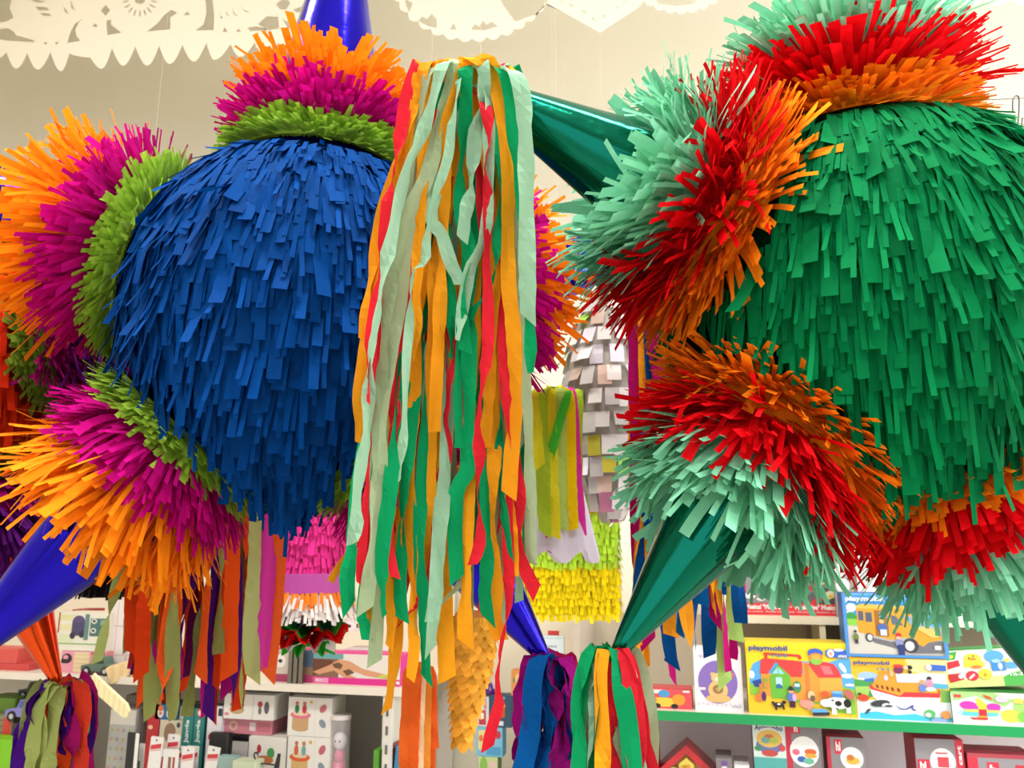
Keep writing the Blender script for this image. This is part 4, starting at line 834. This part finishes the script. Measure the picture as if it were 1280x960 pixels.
# red toy house, its roof showing
hx = onY(858, 950, YS+.06); ht = empty('toy_house', 'red wooden toy house with a yellow gable window, below the green shelf', 'toy', (hx.x, hx.y+.05, ZGL))
apex = Zp(853, 931, YS+.06)-ZGL; ev = Zp(820, 962, YS+.06)-ZGL; wh = .075
m = MB(); m.prism([(-wh*.8, 0), (wh*.8, 0), (wh*.8, ev), (0, apex-.015), (-wh*.8, ev)], -.04, .04); m.build('house_body', mat('#e8a060', 'plastic'), ht)
for sgn in (-1, 1):
    m = MB(); m.prism([(0, apex), (0, apex-.02), (sgn*wh*1.15, ev-.03), (sgn*wh*1.2, ev-.012)], -.055, .055); m.build('roof_panel', mat('#d8303c', 'plastic'), ht)
m = MB(); m.prism([(-.02, ev), (.02, ev), (.02, ev+.02), (0, ev+.036), (-.02, ev+.02)], -.062, -.054); m.build('gable', mat('#f0d860', 'plastic'), ht)
m = MB(); m.box((0, -.064, ev+.010), (.018, .004, .018)); m.box((0, -.067, ev+.010), (.002, .003, .018)); m.build('window', mat('#d8a030', 'plastic'), ht)
m = MB(); m.tube([(-.035, -.062, ev-.006), (-.035, -.048, ev-.006)], .016, 20); m.build('dial', mat('#e8e480', 'plastic'), ht)
A = Art(0, 0, 25, 40); A.rect('#8c8488', 0, 0, 25, 40).rect('#7858a0', 8, 4, 18, 40).rect('#f0eef0', 9, 12, 17, 18)
low('small grey packet with a purple label beside the toy house', 897, 917, 948, '#8c8488', A)
A = Art(0, 0, 25, 40); A.rect('#e8e6ea', 0, 0, 25, 40).rect('#f8f8fa', 2, 2, 23, 40)
low('small white packet left of the drum box', 920, 939, 956, '#e8e6ea', A)

# ------------------------------------------------------------------ middle: side wall book and little boxes
YM = 2.46
sh = empty('display_stand', 'narrow white stand of small boxes behind the blue cone tip', 'shelf', (Xp(650, 900, YM), YM+.1, 0)); ZM = Zp(620, 868, YM)
xa, xb = Xp(594, 900, YM), xr0-.01; zmb = ZM-.30
for z in (zmb, Zp(686, 832, YM)): m = MB(); m.box(((xa+xb)/2-root_loc(sh).x+(0 if z < ZM else (xb-xa)*.3), 0, z-.006), ((xb-xa)*(1 if z < ZM else .4), .2, .012)); m.build('shelf_board', mat('#f2ecdf', 'plastic'), sh)
m = MB(); m.box((0, .094, .75), (xb-xa, .012, 1.5)); m.build('back_panel', mat('#f4ead2', 'plastic'), sh)
def mid(label, x0, x1, top, bot, col, art, z=None, **k_): return carton(label, 'box', x0, x1, top, bot, YM-.01, .05, col, art, z=z, **k_)
A = Art(0, 0, 30, 40); A.rect('#c8dc98', 0, 0, 30, 40).ell('#8cc058', 8, 8, 6, 8).ell('#e8e8e0', 22, 14, 8, 8).rect('#e8c8b8', 16, 4, 28, 10)
q0 = mid('green and white packet at the foot of the small box stack', 598, 622, 946, 1000, '#506c38', A, z=zmb)
A = Art(0, 0, 36, 36); A.rect('#7cc0dc', 0, 0, 36, 36).rect('#e8dc90', 2, 4, 12, 28).ell('#e8a070', 18, 12, 5, 5).ell('#c03848', 30, 9, 4, 5).rect('#50a0cc', 14, 24, 34, 34).ell('#e87848', 6, 14, 3, 4)
q1 = mid('light blue picture box in the small box stack', 596, 628, 909, 945, '#3888b0', A, z=q0['top']+.001)
A = Art(0, 0, 16, 36); A.rect('#dcd8d4', 0, 0, 16, 36).rect('#c03848', 2, 17, 12, 34).rect('#f4f0ec', 4, 20, 9, 27).text('#c83848', 'HELLO', 9, 3, 13, 16, .03, True)
q2 = mid('white box with red lettering beside the robot box', 597, 611, 870, 907, '#d4d0cc', A, z=q1['top']+.001)
A = Art(0, 0, 28, 36); A.rect('#284c64', 0, 0, 28, 36).text('#c8d8e0', 'ROBOT', 7, 2, 20, 5).ell('#c86020', 15, 12, 6, 5).rect('#b85820', 10, 14, 20, 25).ell('#f0c8a0', 12, 12, 1.5, 1.5).ell('#f0c8a0', 18, 12, 1.5, 1.5).rect('#e0e4e8', 12, 29, 18, 34)
q3 = mid('dark blue box with a copper robot', 612, 639, 869, 907, '#20405c', A, z=q1['top']+.001)
# purple doll standing on them
dp = onY(609, 868, YM+.01); dl = empty('doll', 'small doll in a dark purple dress standing on the box stack', 'doll', (dp.x, dp.y, q2['top']+.002))
m = MB(); m.tube([(0, 0, 0), (0, 0, .02), (0, 0, .045)], [.026, .022, .009], 16); m.build('dress', mat('#50186c', 'plastic'), dl, smooth=True)
m = MB(); m.ball((0, 0, .06), (.012, .012, .014)); m.build('head', mat('#c8c4cc', 'plastic'), dl, smooth=True)
m = MB(); m.ball((0, .004, .066), (.016, .014, .015)); m.build('hair', mat('#8c8894', 'plastic'), dl, smooth=True)
for s_ in (-1, 1): m = MB(); m.tube([(s_*.008, 0, .042), (s_*.02, -.003, .03), (s_*.024, -.006, .018)], .004, 8); m.build('arm', mat('#b8a8b8', 'plastic'), dl)
A = Art(0, 0, 20, 30); A.rect('#d88c48', 0, 0, 20, 30).ell('#489058', 5, 12, 2, 3).ell('#e8b878', 12, 10, 5, 6)
mid('tan orange book peeping out behind the blue cone', 639, 653, 838, 877, '#d08040', A, z=q3['top']+.001)
A = Art(210, 400, 800, 960)
A.rect('#dce8ec', 210, 400, 800, 960).rect('#b8d0d4', 225, 430, 790, 450).text('#8098a4', 'HISTORIAS', 330, 575, 655, 618, .04).rect('#e8c4cc', 400, 668, 620, 682).ell('#68b0a8', 650, 830, 50, 45).ell('#68a8c0', 760, 830, 42, 70)
carton('pale blue picture book standing on the small shelf', 'book', 669, 705, 795, 832, YM-.02, .012, '#c8dce0', A, name='picture_book')
A = Art(0, 0, 20, 8); A.rect('#d8403c', 0, 0, 20, 8).rect('#f4d8d0', 9, 2, 12, 6)
carton('small red card behind the pale blue picture book', 'card', 685, 699, 789, 832, YM+.0, .004, '#d8403c', A, name='price_card')
# books bottom centre
ZB_ = ZLL
for i, (c_, x0, x1, top, lean, lab) in enumerate([('#60b030', 466, 473, 938, .0, 'thin bright green book in the leaning trio'), ('#7c1c20', 474, 482, 934, .22, 'thin dark red book leaning between green and blue ones'), ('#3c8cb0', 484, 497, 933, .25, 'thick light blue book leaning at the right of the trio')]):
    carton(lab, 'book', x0, x1, top, 1000, YS-.02+.002*i, .10, c_, None, name='book', z=ZB_, roll=lean*.3)

# ------------------------------------------------------------------ left-hand toys: upper shelf
def up_(label, x0, x1, top, bot, col, art, dY=.03, depth=.10, cat='box', z=None, **k_): return carton(label, cat, x0, x1, top, bot, YS+dY, depth, col, art, z=ZL if z is None else z, **k_)
c1 = up_('salmon red carton at the far left, lower of two', -40, 34, 829, 847, '#d84a48', None)
up_('salmon red carton at the far left, upper of two', -30, 20, 811, 829, '#e05850', None, z=c1['top']+.001)
A = Art(0, 0, 70, 40); A.rect('#f0a0b4', 0, 0, 70, 40).rect('#f0dcb0', 20, 2, 44, 38); [A.rect('#d8b880', 20, 6+8*i, 44, 7+8*i) for i in range(4)]; A.ell('#2c2028', 9, 14, 8, 9).ell('#f0a0b4', 7, 12, 4, 4).ell('#2c2028', 5, 19, 7, 4).rect('#e05060', 46, 2, 68, 6).rect('#e88898', 48, 8, 66, 34)
pk = up_('pink toy box with a dark swirl and a cream panel', 76, 132, 814, 847, '#e89098', A)
A = Art(0, 0, 70, 56); A.rect('#f0ecdc', 0, 0, 70, 56).rect('#e8e4b0', 1, 3, 26, 12).rect('#eae6b8', 1, 17, 24, 27).rect('#e0e8c0', 1, 32, 24, 44).rect('#a03028', 0, 0, 2, 30).rect('#98c070', 0, 45, 60, 47).ell('#5c4c84', 29, 14, 9, 10).rect('#4c4870', 20, 14, 38, 34).ell('#303048', 22, 34, 4, 5).ell('#303048', 35, 32, 4, 5).rect('#688c88', 38, 2, 44, 40).rect('#4c7470', 46, 8, 68, 34).ell('#d8e0dc', 51, 12, 4, 4).ell('#202828', 51, 12, 2, 2).ell('#d8e0dc', 51, 26, 4, 4).ell('#202828', 51, 26, 2, 2).rect('#8ca8a0', 60, 10, 66, 18)
up_('cream box with a purple car and a teal machine on it', 72, 134, 766, 813, '#ece4d0', A, z=pk['top']+.001)
A = Art(0, 0, 50, 95); A.rect('#f0e8e4', 0, 0, 50, 95).rect('#e0c4c4', 26, 0, 29, 95).rect('#e4ccc8', 8, 0, 10, 95).rect('#dcc0c0', 0, 32, 50, 34).rect('#e4ccc8', 0, 70, 50, 72)
up_('tall white carton with faint pink tartan lines', 137, 178, 752, 847, '#e8e0da', A, dY=.06)
up_('narrow red book spine between cartons on the upper left shelf', 88, 104, 762, 800, '#b03830', None, dY=.16, z=ZL+.16, name='book')
# small tan block and pink figure
t = empty('toy_robot', 'tiny pink toy figure on a tan block, upper left shelf', 'toy', (Xp(172, 840, YS), YS+.02, ZL))
m = MB(); m.box((0, 0, .02), (.05, .04, .04)); m.build('block', mat('#c09058', 'wood'), t)
m = MB(); m.ball((-.01, 0, .062), (.011, .011, .013)); m.build('head', mat('#e8a0b4', 'plastic'), t, smooth=True)
m = MB(); m.tube([(-.01, 0, .04), (-.01, 0, .052)], .008, 10); m.build('body', mat('#d87890', 'plastic'), t)
up_('red block in front of the tan block', 165, 186, 838, 852, '#c02c3c', None, dY=.0, depth=.03)
# toy cars
def toy_car(label, px0, px1, py0, py1, z, Y, col, glass='#202c30', z_on=True):
    x0 = Xp(px0, py1, Y); x1 = Xp(px1, py1, Y); L = x1-x0; Hh = L*.52
    t = empty('toy_car', label, 'toy car', ((x0+x1)/2, Y, z)); r_ = L*.12
    b_ = lambda pts, y0, y1: [(x*L, zz_*Hh) for x, zz_ in pts]
    m = MB(); m.prism([(-.5*L, .22*Hh), (.5*L, .22*Hh), (.5*L, .5*Hh), (.3*L, .58*Hh), (-.25*L, .58*Hh), (-.5*L, .5*Hh)], -L*.2, L*.2); m.build('body', mat(col, 'plastic'), t)
    m = MB(); m.prism([(-.22*L, .58*Hh), (.28*L, .58*Hh), (.2*L, .95*Hh), (-.14*L, .95*Hh)], -L*.17, L*.17); m.build('cabin', mat(col, 'plastic'), t)
    for s_ in (-1, 1):
        m = MB(); m.prism([(-.17*L, .62*Hh), (.01*L, .62*Hh), (.01*L, .88*Hh), (-.12*L, .88*Hh)], s_*L*.171, s_*L*.176); m.prism([(.04*L, .62*Hh), (.22*L, .62*Hh), (.17*L, .88*Hh), (.04*L, .88*Hh)], s_*L*.171, s_*L*.176); m.build('window', mat(glass, 'plastic'), t)
        for x in (-.3, .3):
            m = MB(); m.tube([(x*L, s_*L*.16, r_), (x*L, s_*L*.22, r_)], r_, 16); w_ = m.build('wheel', mat('#1c1c1e', 'plastic'), t)
            m = MB(); m.tube([(x*L, s_*L*.22, r_), (x*L, s_*L*.225, r_)], r_*.5, 12); m.build('hubcap', mat('#c8c8d0', 'plastic'), w_)
    return t
toy_car('grey green toy car standing on the end of the upper left shelf', 106, 144, 822, 848, ZL, YS+.02, '#5c7868', '#283430')
# wooden plane
wp = onY(150, 850, YS-.04); wt = empty('toy_plane', 'pale wooden toy plane with its wing hanging over the shelf edge', 'toy', (wp.x, YS+.02, ZL))
def slab(a, b, w1, w2, th, nm, c_):
    a = a-root_loc(wt); b = b-root_loc(wt); d = (b-a).normalized(); s_ = d.cross(FW).normalized(); m = MB()
    for sg in (0, 1):
        pass
    f_ = FW*th; q = [a-s_*w1, a+s_*w1, b-d*w2+s_*w2, b+s_*w2*.4, b-s_*w2*.4, b-d*w2-s_*w2]
    m.add([p for p in q]+[p+f_ for p in q], [tuple(range(5, -1, -1)), tuple(range(6, 12))]+[(i, (i+1) % 6, (i+1) % 6+6, i+6) for i in range(6)]); return m.build(nm, mat(c_, 'wood'), wt)
slab(onY(114, 851, YS-.05), onY(160, 893, YS-.12), .022, .020, .012, 'wing', '#f0e4b4')
slab(onY(135, 846, YS-.02), onY(190, 824, YS+.03), .026, .014, .03, 'fuselage', '#d4b888')
m = MB(); m.tube([onY(108, 862, YS-.05)-root_loc(wt), onY(122, 872, YS-.06)-root_loc(wt)], .006, 10); m.build('dowel', mat('#e0d0a0', 'wood'), wt)
m = MB(); m.tube([onY(92, 852, YS-.05)-root_loc(wt), onY(110, 858, YS-.05)-root_loc(wt)], [.014, .004], 12); m.build('nose', mat('#a02428', 'plastic'), wt)

# craft kit with the photo of two feet
A = Art(350, 320, 750, 535)
A.rect('#ece4dc', 350, 320, 750, 535).rect('#8c6450', 350, 340, 470, 490).rect('#68a8a8', 350, 320, 490, 358).poly('#6c3c28', [(350, 360), (440, 365), (440, 430), (350, 480)])
A.poly('#dca078', [(350, 455), (430, 400), (470, 360), (520, 370), (580, 420), (700, 460), (690, 485), (600, 470), (540, 440), (500, 450), (560, 490), (500, 490), (450, 440), (380, 470)]).poly('#705038', [(440, 395), (470, 380), (490, 400), (480, 430), (450, 420)]).poly('#705038', [(490, 440), (520, 425), (545, 450), (510, 475)]).ell('#c8d850', 675, 468, 24, 10, -.4)
A.rect('#e42c94', 350, 488, 750, 535).rect('#f4a0c8', 360, 495, 425, 528).rect('#e44880', 350, 488, 362, 535).text('#fbe0f0', 'Bijoux', 366, 500, 398, 522, .03).rect('#f4eef0', 735, 500, 750, 520)
up_('craft kit box with a pink band and a photograph of crossed feet', 391, 500, 818, 861, '#e42c94', A)
A = Art(0, 0, 60, 50); A.rect('#d8ccc0', 0, 0, 60, 50).ell('#f8f4f0', 12, 18, 8, 10).ell('#202020', 12, 18, 3, 3).rect('#485c70', 26, 0, 60, 30).rect('#b03868', 0, 38, 60, 50).rect('#8c6c50', 28, 26, 60, 38)
up_('dull toned craft kit box with a pink foot, behind the grey posts', 340, 391, 812, 858, '#b03868', A)
pp_ = empty('bracket_set', 'three slim grey metal bars standing before the craft kits', 'bracket', (Xp(369, 858, YS+.01), YS+.01, ZL))
for i in range(3): m = MB(); m.box(((i-1)*.018, 0, .053), (.013, .012, .106)); m.build('bar', mat('#85827c', 'metal'), pp_); 
A = Art(0, 0, 60, 50); A.rect('#f4e8ec', 0, 0, 60, 50).rect('#a84070', 2, 2, 30, 6).rect('#8c2c58', 6, 12, 26, 30).rect('#e8b8cc', 10, 16, 22, 26).ell('#fbf8f4', 42, 26, 15, 15, 0, 26).ell('#282828', 42, 28, 4, 4)
for k_, c_ in enumerate(['#d83040', '#3c9040', '#282828', '#d8a030', '#3060b0', '#282828']): A.ell(c_, 42+10*math.cos(k_*PI/3+.4), 26+10*math.sin(k_*PI/3+.4), 2.4, 3)
up_('white and pink game box with a letter wheel, right end of cream shelf', 428, 484, 812, 850, '#e8d8dc', A, dY=.16)
A = Art(0, 0, 40, 40); A.rect('#f0e8e0', 0, 0, 40, 40).ell('#f8f6f4', 12, 26, 9, 14).ell('#303030', 12, 26, 3, 5).rect('#403838', 22, 18, 38, 30).rect('#e8a050', 24, 20, 30, 28).ell('#b05038', 6, 8, 3, 2)
up_('small game box with a dial, behind the letter wheel box', 425, 462, 772, 811, '#e8e0d8', A, dY=.17, z=ZL+.14)

# ------------------------------------------------------------------ left-hand toys: lower shelf
def dn(label, x0, x1, top, col, art, dY=.03, depth=.10, cat='box', z=None, bot=1010, **k_): return carton(label, cat, x0, x1, top, bot, YS+dY, depth, col, art, z=ZLL if z is None else z, autoH=z is None, **k_)
def mbox(rim, body, f1, f2):
    A = Art(0, 0, 58, 52); A.rect('#f4f1ea', 0, 0, 58, 52).rect('#e8e4dc', 36, 0, 37, 52)
    A.rect(body, 6, 24, 28, 42).ell(body, 17, 42, 11, 4).ell(rim, 17, 24, 14, 5).ell('#f0d8b8', 17, 22, 10, 3)
    for x, c_ in ((12, f1), (22, f2)): A.ell(c_, x, 16, 3, 6).ell('#c87858', x, 8, 2.4, 2.6)
    A.ell('#c86878', 47, 14, 4, 6, .5).ell('#8898a8', 47, 34, 4, 6, -.5).ell('#e8b040', 31, 6, 2, 2); return A
mlow = dn('white music box carton with an orange rimmed tub of figures, bottom row', 358, 412, 921, '#ece8e0', mbox('#e86830', '#e0b878', '#d8683c', '#78b0a8'))
dn('white music box carton with a pink rimmed tub of figures, on another carton', 360, 414, 872, '#f0ece4', mbox('#e87890', '#d0a878', '#2c7c50', '#c83040'), z=mlow['top']+.001, bot=921)
A = Art(0, 0, 50, 40); A.rect('#f0ece4', 0, 0, 50, 40).ell('#b83040', 14, 14, 3, 5).ell('#48a058', 30, 18, 5, 6).ell('#c87848', 22, 26, 12, 5)
m2 = dn('white carton with small green figures at the left of the music boxes', 309, 356, 921, '#ece8e0', A)
A = Art(0, 0, 80, 22); A.rect('#d88898', 0, 0, 80, 22).ell('#e8c0a8', 28, 11, 6, 7).ell('#d88898', 28, 11, 3, 4).rect('#f0dce0', 50, 5, 58, 17).rect('#c87080', 60, 4, 78, 18)
m3 = dn('long dusty pink carton stacked below the white music carton', 266, 340, 898, '#c87888', A, z=m2['top']+.001, bot=920, dY=.045)
A = Art(0, 0, 60, 32); A.rect('#f0ece6', 0, 0, 60, 32).ell('#c8a878', 16, 20, 9, 6).ell('#7ca878', 16, 14, 9, 4).ell('#c85048', 18, 8, 2, 4).ell('#e890a0', 4, 26, 3, 2).ell('#b83848', 44, 12, 3, 4).ell('#706c68', 44, 20, 2, 5).ell('#605c60', 52, 16, 3, 8).rect('#dcd8d0', 35, 0, 36, 32)
dn('white carton printed with a basket and figures, on the pink carton', 280, 342, 868, '#ece8e2', A, z=m3['top']+.001, bot=898)
A = Art(0, 0, 40, 60); A.rect('#e8e4de', 0, 0, 40, 60).ell('#e4b898', 18, 24, 6, 14).ell('#c03848', 6, 20, 3, 10).rect('#282428', 0, 0, 40, 4)
dn('pale carton with a peach figure behind the card packets', 262, 308, 920, '#d8d4ce', A, dY=.06)
dn('black box lying behind the card packets', 258, 282, 917, '#1c1a1e', None, dY=-.01, depth=.03, z=ZLL)
# clear tube with pink toy
tx = onY(424, 950, YS+.05); tt = empty('toy_tube', 'clear plastic tube with a pink and white toy inside', 'package', (tx.x, tx.y, ZLL)); th_ = Zp(424, 898, YS+.05)-ZLL
m = MB(); m.tube([(0, 0, 0), (0, 0, th_)], .030, 24, cap=False); m.build('clear_tube', mat('#e8e4e8', 'clear'), tt, smooth=True)
m = MB(); m.tube([(0, 0, th_), (0, 0, th_+.012)], .032, 24); m.build('lid', mat('#efe9e4', 'plastic'), tt)
m = MB(); m.ball((0, 0, th_-.062), (.021, .021, .026)); m.build('toy_head', mat('#efe6ee', 'plastic'), tt, smooth=True)
m = MB(); m.ball((0, 0, th_-.105), (.016, .016, .022)); m.tube([(0, 0, 0), (0, 0, th_-.12)], .018, 16); m.build('toy_body', mat('#e8588c', 'plastic'), tt, smooth=True)
m = MB(); m.ball((.008, -.019, th_-.06), .003); m.ball((-.006, -.02, th_-.06), .003); m.build('eyes', mat('#28242c', 'plastic'), tt)
# jungle boxes, blue box etc.
for k_, (x0, x1) in enumerate([(227, 240), (241, 254)]):
    A = Art(0, 0, 30, 110); A.rect('#2a8680', 0, 0, 30, 110).ell('#e8503c', 15, 9, 8, 10).ell('#f8e8d8', 15, 10, 5, 6).text('#e4f0e8', 'Jungle', 7, 26, 22, 82, .04, True)
    dn(['teal box lettered Jungle, left of the pair', 'teal box lettered Jungle, right of the pair'][k_], x0, x1, 886, '#1f6c68', A, bot=960)
A = Art(0, 0, 22, 50); A.rect('#ece8ec', 0, 0, 22, 50).rect('#d03040', 3, 3, 11, 17).rect('#f4e8e8', 5, 6, 9, 9).rect('#2c2c34', 16, 2, 22, 12).rect('#d03040', 3, 36, 7, 42)
dn('white box with a red emblem beside the teal pair', 256, 274, 883, '#e0dce0', A, depth=.025)
A = Art(0, 0, 30, 60); A.rect('#d8ccb4', 0, 0, 30, 60).ell('#98785c', 14, 14, 8, 11).ell('#384850', 25, 5, 2.5, 3).rect('#e8dcc8', 20, 14, 28, 50)
be = dn('beige box with a brown fur picture', 196, 224, 900, '#c8bca4', A)
A = Art(0, 0, 30, 20); A.rect('#1c64a4', 0, 0, 30, 20); [A.ell('#e8dcd0', x, 11, 4.5, 7).ell('#e07038', x, 5, 4, 4).ell('#e07038', x, 12, 2, 2) for x in (8, 21)]
dn('small blue box with two orange fox faces', 194, 220, 881, '#1c5c94', A, z=be['top']+.001, bot=899)
A = Art(0, 0, 10, 20); A.rect('#e4e0cc', 0, 0, 10, 20); [A.rect('#a8a490', 4, 3+3*i, 9, 4+3*i) for i in range(4)]
dn('small cream box beside the fox face box', 221, 230, 883, '#dcd8c4', A, z=be['top']+.001, bot=899, dY=.05)
A = Art(0, 0, 20, 60); A.rect('#c02830', 0, 0, 20, 60).ell('#f0c8a8', 6, 46, 4, 3)
dn('tall red book standing left of the small blue box', 181, 196, 867, '#b02028', A, name='book', cat='book')
def patterned(): 
    A = Art(0, 0, 34, 80); A.rect('#b4b4b0', 0, 0, 34, 80).rect('#d8d4c8', 0, 0, 34, 16)
    for i in range(4):
        for j in range(6): A.ell(['#a8b060', '#c89878', '#909490'][(i+j) % 3], 4+8*i, 22+10*j, 1.6, 2)
    return A
dn('grey carton with a cream lid and a dotted pattern', 133, 165, 887, '#b8b6ae', patterned())
dn('dark grey carton behind the dotted carton', 150, 180, 869, '#77736c', None, dY=.14, depth=.08)
# rack of card packets
r = random.Random(21); g = 'white card packets in a row on the lower left shelf'
names = ['black backed card packet at the left end of the packet row', 'white card packet, first behind the black one', 'leaning white packet with a red print, tallest of the row', 'white packet with a red stripe beside the tallest',
         'card packet with brown beads, centre left of the row', 'card packet with dark red beads, centre of the row', 'card packet with tan beads, right of centre', 'white packet with red lettering, fourth from the right end',
         'white packet with red lettering, third from the right end', 'white packet with red lettering, second from the right end', 'white tilted packet with red label at the right end of the row']
for i, (px, top, hgt, roll_, kd) in enumerate([(163, 916, 60, .0, 'k'), (172, 930, 50, -.05, 'w'), (187, 921, 60, .10, 'r'), (206, 918, 60, .14, 'r'), (196, 936, 40, .05, 'b'), (204, 938, 40, .0, 'b'), (213, 937, 40, .0, 'b'),
        (222, 933, 40, .0, 'r'), (230, 934, 40, .05, 'r'), (238, 933, 40, .0, 'r'), (251, 932, 40, .26, 'r')]):
    A = Art(0, 0, 16, 40); A.rect('#242426' if kd == 'k' else '#f4f2ee', 0, 0, 16, 40)
    if kd == 'k': A.rect('#f4f2ee', 11, 0, 16, 40)
    if kd == 'r': A.poly('#d84048', [(1, 9), (15, 6), (15, 11), (1, 14)]).poly('#e89090', [(1, 15), (15, 12), (15, 13), (1, 16)]).ell('#202020', 8, 3, 1.2, 1)
    if kd == 'b': A.rect('#8c6c50', 3, 8, 7, 40).rect('#b04840', 9, 8, 12, 40)
    if kd == 'w': A.rect('#b83848', 3, 12, 9, 16).rect('#607868', 4, 18, 12, 30)
    dn(names[i], px-7.5, px+7.5, top, '#f0ede8' if kd != 'k' else '#202022', A, dY=-.10+.004*i*(1 if i < 5 else .8)+.03*(i % 2), depth=.006, name='card_packet', cat='packet', group=g, roll=roll_*.5)
# cutlery tray bits behind the right end
dn('pale green booklet lying at the right of the packets', 288, 318, 952, '#d4e0c0', None, dY=-.09, depth=.05, name='booklet', cat='booklet')
dn('teal striped booklet beside the packet row', 270, 292, 946, '#9cbcb8', None, dY=-.07, depth=.03, name='booklet', cat='booklet')
# toy cars and things at the lower left
gb = dn('black box under the purple toy car', 12, 46, 905, '#3c3a40', None, bot=960, depth=.08)
toy_car('lavender toy car on a dark box, lower left shelf', 14, 58, 873, 899, gb['top']+.002, YS+.07, '#8c88d0', '#5868a8')
toy_car('dark green toy car behind the orange cone', 28, 62, 852, 876, gb['top']+.055, YS+.16, '#2c4c40', '#182420')
dn('low dark grey box carrying the dark green toy car', 22, 60, 878, '#58565a', None, dY=.12, depth=.08)
dn('lime green tray at the far left of the lower shelf', -30, 28, 924, '#84d020', None, dY=-.02, depth=.06)
dn('green topped box at the far left below the shelf', -30, 12, 872, '#6c9c30', None, dY=.08)
A = Art(0, 0, 20, 20); A.rect('#8c8c6c', 0, 0, 20, 20).rect('#e04838', 12, 2, 19, 18); [A.rect('#6c6850', 0, 3+4*i, 12, 4+4*i) for i in range(4)]
dn('olive striped box with a red end, left of the purple car', -20, 10, 893, '#8c8a6c', A, dY=.05)
# black wire dog ornament
bd = onY(335, 955, YS-.06); bt = empty('ornament', 'small black curled ornament in front of the white cartons', 'ornament', (bd.x, bd.y, ZLL))
zz0 = Zp(335, 950, YS-.06)-ZLL
m = MB(); m.tube([(-.03, 0, 0), (-.03, 0, zz0-.01), (.028, 0, zz0-.012), (.028, 0, 0)], .007, 10); m.build('body', mat('#161616', 'plastic'), bt)
q_, _ = catmull([V(p) for p in [(-.03, 0, zz0-.01), (-.042, 0, zz0), (-.046, 0, zz0+.014), (-.038, 0, zz0+.018), (-.034, 0, zz0+.01)]], 16); m = MB(); m.tube(q_, .0025, 8); m.build('tail', mat('#161616', 'plastic'), bt)
m = MB(); m.tube([(.028, 0, zz0-.02), (.034, 0, zz0+.018)], [.008, .005], 10); m.build('head', mat('#161616', 'plastic'), bt)
